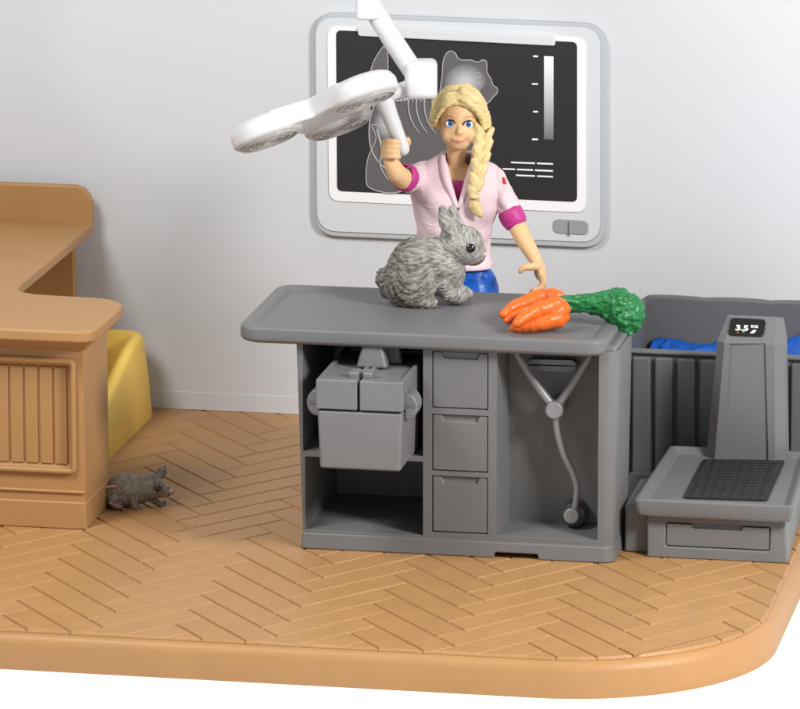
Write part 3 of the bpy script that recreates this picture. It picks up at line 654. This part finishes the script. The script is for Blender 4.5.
def furmat(name, d0, l0, d1, l1, x0_, x1_, rough):
    m = fur(name, d1, l1, 30, (1.2, 1, 3.2), .5, .35, .02, rough, (x0_, x1_, d0, l0)); nt = m.node_tree
    at = nt.nodes.new('ShaderNodeAttribute'); at.attribute_name = 'fur'
    n = [q for q in nt.nodes if q.type == 'TEX_NOISE' and q.inputs['Scale'].default_value == 30][0]
    mx = nt.nodes.new('ShaderNodeMix'); mx.inputs[0].default_value = .3
    for l in list(nt.links):
        if l.from_node == n and l.to_node.type == 'VALTORGB': nt.links.new(mx.outputs[0], l.to_socket)
    nt.links.new(at.outputs['Fac'], mx.inputs[2]); nt.links.new(n.outputs['Fac'], mx.inputs[3]); return m
M['rabbit'] = furmat('rabbit_fur', (78, 71, 62), (144, 139, 131), (118, 114, 107), (182, 180, 175), gx0, gx1, .55)
body = link('body', me, 'rabbit', t)
# inner ear hollow, eye, nose
q, nn = stick(tr, 470.5, 248); link('eye', MB().ell(q, px(5), px(3), px(4.5), YAW@Matrix.Rotation(.3, 3, 'Y')).mesh(), 'eye', t)
q, nn = stick(tr, 484, 254.5); link('nose', MB().ell(q, px(2.2), px(2), px(2.6), YAW).mesh(), 'noser', t)
mb = MB(); mb.tube([stick(tr, 483, 259, .0)[0], stick(tr, 479, 263, .0)[0], stick(tr, 475, 264, 0)[0]], px(.8), 6, 4); link('mouth', mb.mesh(), 'shoe', t)

# ------------------------------------------------------------------ carrots
c0 = PZ(535, 318, TOP); c0.z = TOP; FR = Frame(c0); A = FR.at
t = thing('carrot_bunch', 'bunch of orange carrots with dark green tops at the right end of the countertop', 'carrots', c0)
def carrot(p0, p1, p2, r0, r1, seed):
    mb = MB(); N_ = 46; pts = []; rad = []
    for k in range(N_+1):
        s_ = k/N_; q = p0*(1-s_)**2+p1*2*s_*(1-s_)+p2*s_*s_
        pts.append(q); w = r0+(r1-r0)*min(1, s_*1.15)**.75
        if s_ > .93: w *= 1-(s_-.93)*4.0
        w *= 1+.07*noise.noise(Vector((s_*16, seed, 0)))+.012*math.sin(s_*75+seed*3)
        rad.append(w)
    mb.tube(pts, rad, 18, 1); o = link('carrot', mb.mesh(), 'carrot', t)
    for v_ in o.data.vertices:
        v_.co += v_.normal*(.018*noise.noise(v_.co*8)+.006*noise.noise(v_.co*24))
    return o
z0 = TOP
def CP(px_, py_, z): return PZ(px_, py_, z)
carrot(CP(504, 314, z0+.13), CP(528, 296, z0+.24), CP(558, 297, z0+.27), px(4.2), px(9.2), 1)
carrot(CP(508, 320, z0+.08), CP(525, 307, z0+.14), CP(558, 303, z0+.19), px(4), px(8.6), 2)
carrot(CP(516, 323, z0+.13), CP(532, 309, z0+.24), CP(562, 305, z0+.26), px(4), px(8.6), 3)
carrot(CP(513, 328, z0+.055), CP(538, 324, z0+.1), CP(562, 317, z0+.14), px(4), px(9.6), 4)
carrot(CP(524, 318, z0+.13), CP(540, 313, z0+.2), CP(565, 309, z0+.22), px(3), px(8), 5)
mb = MB()
for k in range(9):
    a0 = A(562, 300+R.uniform(-2, 12), R.uniform(-.12, .12)-.3); a1 = A(585, 304+R.uniform(-4, 4), R.uniform(-.07, .07)-.3); a2 = A(604, 303+R.uniform(-4, 4), R.uniform(-.08, .08)-.3); a3 = A(612, 304+R.uniform(-4, 4), R.uniform(-.08, .08)-.3)
    a0.z = max(a0.z, TOP+.06)
    mb.tube([a0, a1, a2, a3], [.035, .03, .034, .04], 8, 5)
mb.tube([A(560, 305, -.3), A(590, 304, -.3), A(608, 305, -.3)], [.10, .07, .12], 12, 5)
me = blob(mb, .014, 1); link('stems', me, 'green', t)
mb = MB(); Rg = random.Random(3)
mb.ell(A(622, 309, -.32), px(16), px(14), px(13), YAW@Matrix.Rotation(.5, 3, 'Y')); mb.ell(A(609, 305, -.32), px(14), px(10), px(9), YAW)
for k in range(150):
    g = Rg.uniform(0, 2*PI); h = Rg.uniform(-1, 1); s_ = math.sqrt(1-h*h)
    cx, cz = 622+17*s_*math.cos(g), 311-17*h+5*s_*math.cos(g)
    c = A(cx, cz, -.32+.16*s_*math.sin(g))
    if cx < 612 and abs(cz-305) > 9: continue
    d = Vector((Rg.uniform(-1, 1), Rg.uniform(-1, 1), Rg.uniform(-1, 1))).normalized()*.045
    mb.tube([c-d, c, c+d], [.03, .042, .026], 7, 2)
mb.tube([A(566, 304, -.28), A(584, 303.5, -.3), A(602, 304, -.31), A(616, 307, -.32), A(626, 311, -.32)], [px(8), px(8), px(11), px(16), px(18)], 16, 5)
for k in range(16):
    g = 2*PI*k/16; cg, sg_ = math.cos(g), math.sin(g)
    mb.tube([A(566, 304-6*sg_, -.28+.07*cg), A(588, 303.5-7.5*sg_, -.3+.08*cg), A(606, 305-12*sg_, -.31+.12*cg), A(622+3*cg, 309-18*sg_, -.32+.17*cg)], [px(2), px(2.2), px(2.6), px(3)], 7, 5)
me = blob(mb, .012, 1, lambda c, n: .030*(.3-abs(noise.noise(Vector((c.x*9, c.y*16, c.z*16)))))+.012*noise.noise(c*30)); link('leafy_tops', me, 'green', t)

# ------------------------------------------------------------------ person
root = Vector((1.13, 2.45, 0)); FR = Frame(root); A = FR.at
t = thing('person', 'toy woman in a pale pink coat with blond braid, gripping the lamp handle', 'person', root, rz=a)
mb = MB()
mb.ell(A(459, 116, .02), px(19), px(22), px(25), YAW)
mb.ell(A(458.5, 131, -.06), px(17.8), px(15), px(17.8), YAW)
mb.ell(A(459, 142, -.12), px(10.5), px(8), px(8), YAW)
for s_ in (-1, 1): mb.ell(A(458.8+s_*9.6, 134.5, -.13), px(8), px(6.5), px(8), YAW)
mb.tube([A(459.5, 125, -.185), A(459.3, 131.3, -.235)], [px(1.8), px(2.5)], 10, 1); mb.ell(A(459.3, 132.6, -.225), px(3.8), px(2.4), px(2.0), YAW)
mb.ell(A(459, 141.3, -.19), px(6.5), px(3), px(2.2), YAW)
mb.tube([A(457, 145, .04), A(456, 162, .06), A(456, 176, .06)], [px(10), px(9.5), px(13)], 18, 5)
mb.ell(A(456, 195, .05), px(36), px(17), px(33), YAW); mb.ell(A(456, 180, .04), px(36), px(13), px(13), YAW); mb.ell(A(454, 240, .05), px(29), px(18), px(40), YAW)
mb.ell(A(453, 275, .05), px(31), px(19), px(24), YAW)
# raised arm (left in the photo) and fist
mb.tube([A(424, 177, .05), A(413, 181, -.15), A(404, 180, -.36)], [px(12), px(10.5), px(10)], 16, 5)
mb.tube([A(404, 179, -.36), A(397, 173, -.44), A(391, 162, -.50)], [px(10.5), px(9.6), px(7.4)], 16, 5)
mb.ell(A(390.5, 152, -.47), px(7.5), px(7), px(10), YAW)
for k in range(4):
    y = 141+k*5.0; x = 386.5-.5*k if k < 3 else 386.5
    mb.tube([A(x+4, y+2, -.40), A(x-2.2, y+1, -.50), A(x+1, y, -.60), A(x+8, y+.4, -.645), A(x+12.5, y+.8, -.62)], [px(3.2), px(3.3), px(3.2), px(2.9), px(2.5)], 10, 5)
mb.tube([A(396, 156, -.44), A(404, 149, -.42), A(408, 143, -.46), A(407.5, 139, -.5)], [px(4), px(3.2), px(3.1), px(2.7)], 10, 5)
# lowered arm
mb.tube([A(494, 178, .05), A(505, 200, .0), A(514, 220, -.05)], [px(12), px(10.5), px(9.5)], 16, 5)
mb.tube([A(514, 220, -.05), A(526, 243, -.2), A(537, 262, -.3), A(540, 270, -.32)], [px(9.5), px(8.6), px(6), px(6)], 16, 5)
mb.ell(A(540, 272, -.33), px(6), px(7.5), px(9), YAW@Matrix.Rotation(-.15, 3, 'Y'))
mb.tube([A(538, 266, -.38), A(530, 267, -.42), A(524, 267.5, -.43), A(520.5, 271, -.43)], [px(4.6), px(3.9), px(3.5), px(2.9)], 10, 5)
for k in range(4):
    l_ = -.25-.058*k; e_ = (0, 1.5, 1.5, 0)[k]
    mb.tube([A(541+.4*k, 275, l_), A(543, 283, l_), A(541-.5*k, 289, l_-.01), A(534-e_, 290.8, l_-.02)], [px(4), px(3.7), px(3.4), px(3.0)], 10, 5)
# legs inside the trousers
hipz = A(453, 290).z
def WL(lx, ly, z): return root+lx*r+ly*fh+Vector((0, 0, z))
for s_ in (-1, 1): mb.tube([WL(s_*.16, .05, hipz+.1), WL(s_*.18, .05, 1.1), WL(s_*.2, .06, .2)], [.17, .13, .09], 14, 5)
for s_ in (-1, 1): mb.tube([WL(s_*.2, .06, .16), WL(s_*.21, -.12, .09)], [.08, .075], 10, 1)
me = blob(mb, .0125, 3); tr = bvh(me); skin = link('body', me, 'skin', t)
mb = MB(); mb.ell(A(454.5, 276, .05), px(37), px(23), px(30), YAW); mb.ell(A(483, 284, .0), px(13), px(14), px(19), YAW)
for s_ in (-1, 1): mb.tube([WL(s_*.18, .05, hipz), WL(s_*.19, .05, 1.1), WL(s_*.2, .06, .24)], [.235, .19, .16], 18, 5)
me = blob(mb, .02, 3, lambda c, n: .014*noise.noise(Vector((c.x*6, c.y*6, c.z*9)))+.008*abs(noise.noise(c*12))); link('trousers', me, 'blue', t)
for s_ in (-1, 1):
    mb = MB(); mb.ell(WL(s_*.205, -.08, .075), .125, .23, .075, YAW); mb.ell(WL(s_*.2, .04, .12), .11, .12, .12, YAW); link('shoe', blob(mb, .015, 3), 'shoe', t)
# coat
lev = [(155, 443, 473, .115, .06), (161, 431, 484, .14, .06), (166, 420, 494, .165, .055), (172, 412, 500, .19, .05), (181, 409, 503, .225, .04), (194, 412, 500, .265, .03), (207, 416, 496, .27, .03), (222, 419, 491, .25, .04), (238, 420, 487, .235, .05), (254, 418, 488, .25, .05), (266, 415, 492, .27, .05)]
def vw(py):  # V opening px edges
    s_ = (py-157)/(203-157); return 443+s_*14.0, 473-s_*16.0
NT = 64; v = []; rows = []
import bisect
fine = []
for i in range(len(lev)-1):
    for k in range(4):
        s_ = k/4; fine.append(tuple(lev[i][j]*(1-s_)+lev[i+1][j]*s_ for j in range(5)))
fine.append(lev[-1]); edgeL, edgeR = [], []
cv = []; cvx = {}
for (py, xl, xr2, dr_, lo) in fine:
    Lp, Rp = A(xl, py, lo), A(xr2, py, lo); cc = (Lp+Rp)/2; w = (Rp-Lp).length/2
    if py < 203:
        eL, eR = vw(py); sL = max(-.98, min(.98, (A(eL, py, lo)-cc).dot(r)/w)); sR = max(-.98, min(.98, (A(eR, py, lo)-cc).dot(r)/w))
        tL, tR = math.asin(sL), math.asin(sR)
    else: tL = tR = math.asin(max(-1, min(1, (A(457, py, lo)-cc).dot(r)/w)))
    row = []
    for k in range(NT+1):
        g = tR+(2*PI-(tR-tL))*k/NT; 
        q = cc+r*(w*math.sin(g)*abs(math.sin(g))**-.12 if abs(math.sin(g)) > 1e-3 else 0)-fh*dr_*math.cos(g)
        fold = .026*noise.noise(Vector((q.x*5, q.y*4, q.z*6)))+.012*noise.noise(Vector((q.x*12, q.y*10, q.z*11+q.x*9)))+.010*math.sin(q.z*22+5*math.sin(g*2))*max(0, (py-200)/60)
        q += (r*math.sin(g)-fh*math.cos(g))*(fold+.012); row.append(q)
    rows.append(row)
n_ = NT+1; v = [q for k in rows for q in k]
fs = [(k*n_+i, k*n_+i+1, (k+1)*n_+i+1, (k+1)*n_+i) for k in range(len(rows)-1) for i in range(NT)]
mb = MB().add(v, fs); me = mb.mesh(); coat = link('coat', me, 'pink', t, solid=.03, sub=1)
ctr = bvh(me)
mb = MB()   # collar/lapels, placket, pocket flaps
iV = [k for k, q in enumerate(fine) if q[0] <= 203.5]
for side in (0, NT):
    mb.tube([rows[k][side]-fh*.012 for k in iV[::2]], [.028, .034, .042, .048, .052, .052, .05, .046, .042, .036, .03, .024, .02][:len(iV[::2])]+[.02]*max(0, len(iV[::2])-13), 10, 3)
mb.tube([rows[0][k] for k in range(0, NT+1, 4)], .026, 10, 2)
mb.tube([stick(ctr, 457, y, .010)[0] for y in (203, 215, 230, 245, 258, 264)], .009, 6, 2)
for q in ([(424, 205), (431, 207.5), (441, 208), (447, 206)], [(423, 221), (430, 225), (440, 226), (446, 224)], [(468, 207), (476, 208), (484, 206)], [(466, 225), (476, 226), (484, 223)]):
    mb.tube([stick(ctr, x, y, .012)[0] for x, y in q], .010, 6, 4)
link('lapels', mb.mesh(), 'pink', coat)
sdisp = lambda c, n: .022*noise.noise(Vector((c.x*8, c.y*8, c.z*9+c.x*6)))+.012*noise.noise(c*16)
mb = MB(); mb.tube([A(422, 174, .05), A(414, 179, -.10), A(407, 179, -.27)], [px(12.5), px(13), px(12.8)], 20, 6)
link('sleeve', blob(mb, .016, 3, sdisp), 'pink', coat)
mb = MB(); mb.tube([A(492, 178, .05), A(503, 197, .0), A(509.5, 210, -.03)], [px(13), px(12.4), px(11.2)], 20, 6)
sm_ = blob(mb, .016, 3, sdisp); str_ = bvh(sm_); link('sleeve', sm_, 'pink', coat)
def ring(c0, c1, r0, r1, th):
    """open cuff ring between two centres"""
    ax = (c1-c0).normalized(); B = basis(ax, Vector((.3, .2, 1))); v = []; N_ = 36; prof = [(0, r0-th), (0, r0), (.15, r0+th*.9), (.5, (r0+r1)/2+th*1.1), (.85, r1+th*.9), (1, r1), (1, r1-th)]
    for s_, rr in prof:
        for k in range(N_):
            g = 2*PI*k/N_; wob = 1+.06*noise.noise(Vector((math.cos(g)*3, math.sin(g)*3, s_*7)))+.025*math.sin(g*5+s_*9); v.append(c0+(c1-c0)*s_+B@Vector((rr*wob*math.cos(g), rr*wob*math.sin(g), 0)))
    m_ = len(prof); return MB().add(v, [(i*N_+k, i*N_+(k+1) % N_, ((i+1) % m_)*N_+(k+1) % N_, ((i+1) % m_)*N_+k) for i in range(m_) for k in range(N_)])
link('cuff', ring(A(408, 178.5, -.27), A(402, 176, -.37), px(12.6), px(11.8), px(1.6)).mesh(), 'magenta', coat, sub=1)
link('cuff', ring(A(508, 209, -.03), A(517.5, 226, -.08), px(11), px(10), px(2)).mesh(), 'magenta', coat, sub=1)
q4_ = [stick(str_, *k, .004)[0] for k in ((502.5, 177), (505.5, 178), (506.5, 184), (503.5, 183))]; link('badge', MB().prism(q4_, -fh*.012).mesh(), 'red', coat)
# magenta top in the V
mb = MB(); v = []; nr, nc = 8, 8
for j in range(nr+1):
    py = 181+j*2.6; eL, eR = vw(py); 
    for i in range(nc+1):
        x = (eL-2)+(eR-eL+4)*i/nc; q, nn = stick(tr, x, py, .018); v.append(q)
link('camisole', MB().add(v, [(j*(nc+1)+i, j*(nc+1)+i+1, (j+1)*(nc+1)+i+1, (j+1)*(nc+1)+i) for j in range(nr) for i in range(nc)]).mesh(), 'magenta', t, solid=.02)
# face
for ex, ey in ((450.2, 123.5), (468.2, 124.2)):
    q, nn = stick(tr, ex, ey); c = q
    e = link('eye', MB().ell(c, px(4.7), px(1.2), px(3.4), YAW).mesh(), 'eyew', t)
    link('iris', MB().ell(c-F*px(.75)+r*px(.3), px(2.9), px(.8), px(3.1), YAW).mesh(), 'iris', e)
    link('pupil', MB().ell(c-F*px(1.35)+r*px(.3), px(1.5), px(.5), px(1.6), YAW).mesh(), 'pupil', e)
    link('glint', MB().ell(c-F*px(1.8)+r*px(1.4)+U*px(1.2), px(.6), px(.4), px(.6), YAW).mesh(), 'eyew', e)
    mb = MB(); mb.tube([stick(tr, ex+dx, ey+dy, px(1.1))[0] for dx, dy in ((-5.2, .8), (-3.4, -2.2), (0, -3.5), (3.4, -2.6), (5, -.2))], [px(.5), px(.8), px(.9), px(.8), px(.5)], 6, 4); link('lash_line', mb.mesh(), 'pupil', e)
    s_ = -1 if ex < 459 else 1
    mb = MB(); mb.tube([stick(tr, ex+s_*dx, ey+dy, px(.1))[0] for dx, dy in ((-5, -5.4), (-1, -7.2), (3, -7.6), (6, -6.2))], [px(.35), px(.5), px(.45), px(.2)], 6, 4); link('eyebrow', mb.mesh(), 'brow', t)
mb = MB(); mb.tube([stick(tr, x, y, px(.05))[0] for x, y in ((450.2, 137.6), (454, 140.2), (459, 141.4), (464, 140.5), (467.8, 138.0))], [px(.4), px(.9), px(1.2), px(.9), px(.4)], 8, 5); link('lips', mb.mesh(), 'lip', t)
# hair: strands sweeping from the parting over the skull, then a braid
hc = A(459.5, 115, .045); hr = (px(25.5), px(27), px(29.5))
def hp(lx, ly, lz, k=1.): 
    d = Vector((lx, ly, lz)).normalized(); return hc+(r*d.x*hr[0]+fh*d.y*hr[1]+Vector((0, 0, 1))*d.z*hr[2])*k
def strand(c, n):
    d = c-hc; al = math.atan2(d.z, -d.dot(fh)); rr_ = math.hypot(d.z, d.dot(fh)); x_ = d.dot(r)
    g_ = al if rr_ > .06 else 0
    return .012*noise.noise(Vector((g_*11, x_*3, 3)))+.008*noise.noise(Vector((g_*24, x_*5, 9)))+.004*noise.noise(c*30)
mb = MB(); NS = 12
mb.ell(A(460, 114, .11), px(22.5), px(21.5), px(26), YAW)
for side in (-1, 1):
    for k in range(NS):
        s_ = k/(NS-1); al = math.radians(34+s_*140)
        st = Vector((-.06, -math.cos(al), math.sin(al)))
        # side ends: temple (front) to nape (back)
        e_front = Vector((side*1.0, -.25, -.15 if side < 0 else -.42)); e_back = Vector((side*.30, .95, -.75))
        en = e_front.lerp(e_back, s_).normalized(); pts = []
        for j in range(8):
            u = j/7; d = st.lerp(en, u).normalized(); lift = math.sin(u*PI)*(.22 if s_ < .2 else .1)
            d = (d+Vector((0, 0, lift))).normalized(); pts.append(hp(d.x, d.y, d.z, .95+.03*math.sin(u*PI)+.02*math.sin(u*9+k*2.1)))
        mb.tube(pts, [px(2.2), px(3.0), px(3.3), px(3.4), px(3.4), px(3.3), px(3.0), px(2.6)], 9, 3)
# fringe edges over the forehead and hair falling to the braid
for o3, r3 in ((0, 2.7), (1, 2.9), (2, 2.6)):
    mb.tube([A(457-o3*.5, 98.5-o3*3.2, -.20+o3*.02), A(449-o3, 103-o3*4, -.21+o3*.02), A(441-o3*1.6, 110.5-o3*3.6, -.16+o3*.03), A(436-o3, 119-o3*3, -.09+o3*.04), A(435-o3*.3, 125-o3*2, -.0+o3*.04)], [px(r3*.8), px(r3*1.1), px(r3*1.1), px(r3), px(r3*.7)], 10, 5)
    mb.tube([A(457.5+o3*.6, 97-o3*3, -.20+o3*.02), A(467+o3, 102-o3*4, -.205+o3*.02), A(477+o3*1.3, 110.5-o3*3.2, -.16+o3*.03), A(483+o3, 122-o3*2, -.09+o3*.03), A(483+o3, 138, -.05+o3*.03)], [px(r3*.8), px(r3*1.1), px(r3*1.2), px(r3*1.2), px(r3*1.3)], 10, 5)
mb.tube([A(463, 92, -.17), A(475, 100, -.15), A(484, 115, -.06), A(486, 132, -.02)], [px(5), px(5.5), px(6), px(6)], 10, 5)
mb.tube([A(440, 105, -.1), A(434, 116, -.05), A(433.5, 125, .02)], [px(5), px(5), px(3)], 10, 5)
me = blob(mb, .0105, 1, strand)
link('hair', me, 'hair', t)
mb = MB()
path = [A(483, 132, -.10), A(483, 145, -.15), A(481.5, 158, -.22), A(479, 172, -.28), A(476, 186, -.31), A(474.5, 197, -.32)]
def along(u):
    u = u*(len(path)-1); i = min(int(u), len(path)-2); s_ = u-i; return path[i]*(1-s_)+path[i+1]*s_
NB = 11
for k in range(NB):
    u = k/NB; c = along(u); w = px(9.2-2.8*u); s_ = 1 if k % 2 else -1
    a0 = c+r*s_*w*.95+Vector((0, 0, w*.75)); a1 = c+r*s_*w*.45-fh*w*.55+Vector((0, 0, w*.1)); a2 = c-r*s_*w*.5-fh*w*.35-Vector((0, 0, w*1.0))
    for dd in (-1, 0, 1): o2 = r*dd*px(.6)+Vector((0, 0, dd*px(2.1))); mb.tube([a0+o2, a1+o2*1.15, a2+o2*.5], [w*.30, w*.36, w*.22], 8, 4)
for k in range(8):
    x = k-3.5; mb.tube([A(474.5+x*.5, 197, -.33), A(475+x*1.3, 206, -.35+abs(x)*.01), A(478.5+x*.7, 214, -.33), A(481+x*.25, 218-abs(x)*.5, -.31)], [px(1.8), px(2.3), px(1.9), px(1.0)], 8, 4)
link('braid', blob(mb, .0105, 1, lambda c, n: .004*noise.noise(Vector((c.x*40, c.y*40, c.z*18)))), 'hair', t)
mb = MB(); q = A(474.5, 196, -.33); link('hair_tie', ring(q+Vector((0, 0, .02)), q-Vector((0, 0, .025)), px(4.6), px(4.6), px(1)).mesh(), 'hair', t)

# ------------------------------------------------------------------ surgical lamp
t = thing('surgical_lamp', 'white three-headed surgical lamp on a jointed arm above the woman', 'lamp', A(326, 112, -.5))
def V(x, y, z): return r*x+U*y+F*z
e1 = V(.905, .29, .31).normalized(); e2 = V(.27, .22, -.93); e2 = (e2-e1*e2.dot(e1)).normalized(); nd = e1.cross(e2)
if nd.dot(U) > 0: nd = -nd
LC = A(325, 123, -.48); RA = .62; PR = .365
def disc(c, rad, h0, h1, n=36): return [c+rad*(math.cos(2*PI*k/n)*e1+math.sin(2*PI*k/n)*e2)+nd*h0 for k in range(n)]
mb = MB(); cent = []
for k in range(3):
    g = PI+k*2*PI/3; cc = LC+RA*(math.cos(g)*e1+math.sin(g)*e2); cent.append(cc)
    ri = [(PR-.03, 0), (PR, -.03), (PR+.005, -.13), (PR-.03, -.20), (PR-.10, -.235), (PR-.2, -.25)]
    v = []; N_ = 36
    for rr, hh in ri: v += disc(cc, rr, hh, 0)
    mb.add(v, [(i*N_+q, i*N_+(q+1) % N_, (i+1)*N_+(q+1) % N_, (i+1)*N_+q) for i in range(len(ri)-1) for q in range(N_)]+[list(range(N_)), [(len(ri)-1)*N_+q for q in range(N_)]])
    ang = math.atan2((LC-cc).dot(e2), (LC-cc).dot(e1)); w1 = math.cos(ang)*e1+math.sin(ang)*e2; w2 = nd.cross(w1)
    q = [cc+w2*.335+nd*-.03, cc-w2*.335+nd*-.03, LC-w2*.32+w1*.12+nd*-.03, LC+w2*.32+w1*.12+nd*-.03]
    mb.prism(q, nd*-.205)
mb.add(*(lambda: (disc(LC, .32, -.025, 0)+disc(LC, .36, -.1, 0)+disc(LC, .32, -.25, 0), [(i*36+q, i*36+(q+1) % 36, (i+1)*36+(q+1) % 36, (i+1)*36+q) for i in range(2) for q in range(36)]+[list(range(36)), [72+q for q in range(36)]]))())
me = blob(mb, .018, 4); head = link('lamp_head', me, 'white', t)
for cc in cent:
    mb = MB(); mb.add(disc(cc, PR-.045, -.01, 0)+disc(cc, PR-.06, .012, 0), [(q, (q+1) % 36, 36+(q+1) % 36, 36+q) for q in range(36)]+[list(range(36)), [36+q for q in range(36)]]); ln = link('lens', mb.mesh(), 'lens', head)
    for rr in (.30, .22, .14, .07):
        mb = MB(); pts = disc(cc, rr, .014, 0, 24); mb.tube(pts+[pts[0]], .011, 6, 1, caps=False); link('lens_ring', mb.mesh(), 'lens', ln)
# connector, handle, joints, arms
hub = A(386, 92, -.47)
mb = MB(); mb.tube([A(372, 93, -.47), hub, A(400, 90, -.47), A(416, 84, -.47)], [.10, .11, .075, .075], 16, 4); link('connector', mb.mesh(), 'white', t)
mb = MB(); mb.tube([A(383, 98, -.49), A(390, 116, -.50), A(397, 134, -.51), A(402.5, 148.5, -.52)], [.105, .085, .078, .074], 18, 4); link('handle', mb.mesh(), 'white', t)
jc = A(421, 79, -.47)
mb = MB(); mb.hexa([jc+r*x*.165+fh*y*.15+Vector((0, 0, z)) for z, (x, y) in ((z_, q_) for z_ in (-.19, .20) for q_ in ((-1, -1), (1, -1), (1, 1), (-1, 1)))]); link('joint', mb.mesh(), 'white', t, bevel=.065, seg=4)
mb = MB(); mb.tube([A(373, 8, -.47), A(394, 42, -.47), A(418, 78, -.47)], [.105, .105, .105], 18, 2); link('arm', mb.mesh(), 'white', t)
j2 = A(368, 2, -.47)
mb = MB(); mb.hexa([j2+r*x*.125+fh*y*.12+Vector((0, 0, z)) for z, (x, y) in ((z_, q_) for z_ in (-.17, .12) for q_ in ((-1, -1), (1, -1), (1, 1), (-1, 1)))]); link('joint', mb.mesh(), 'white', t, bevel=.04, seg=4)
top_ = j2+Vector((0, 0, 1.4)); bk = Vector((top_.x, WY-.02, top_.z+.2))
mb = MB(); mb.tube([j2, top_], .10, 16, 1); link('post', mb.mesh(), 'white', t)
mb = MB(); mb.tube([top_, bk], .11, 16, 1); link('wall_arm', mb.mesh(), 'white', t)
link('wall_plate', MB().box(bk.x-.25, bk.x+.25, WY-.06, WY-.001, bk.z-.35, bk.z+.35).mesh(), 'white', t, bevel=.03)

# ------------------------------------------------------------------ light
sc = bpy.context.scene
w = bpy.data.worlds.new('World'); sc.world = w; w.use_nodes = True
bg = w.node_tree.nodes['Background']; bg.inputs[0].default_value = (.96, .98, 1, 1); bg.inputs[1].default_value = .39
def area(name, loc, tgt, size, power, col=(1, 1, 1)):
    l = bpy.data.lights.new(name, 'AREA'); l.shape = 'DISK'; l.size = size; l.energy = power; l.color = col
    o = bpy.data.objects.new(name, l); C.objects.link(o); o.location = loc
    o.rotation_euler = (Vector(tgt)-Vector(loc)).to_track_quat('-Z', 'Y').to_euler(); return o
area('key_lamp', (14, -8, 10.5), (1, 1, 1), 4, 3150, (1, .985, .96))
area('top_lamp', (-6, -7, 13), (0, 2, 1.5), 5, 1450)
sc.view_settings.view_transform = 'Standard'; sc.view_settings.look = 'None'; sc.view_settings.exposure = 0; sc.view_settings.gamma = 1
sc.render.engine = 'CYCLES'
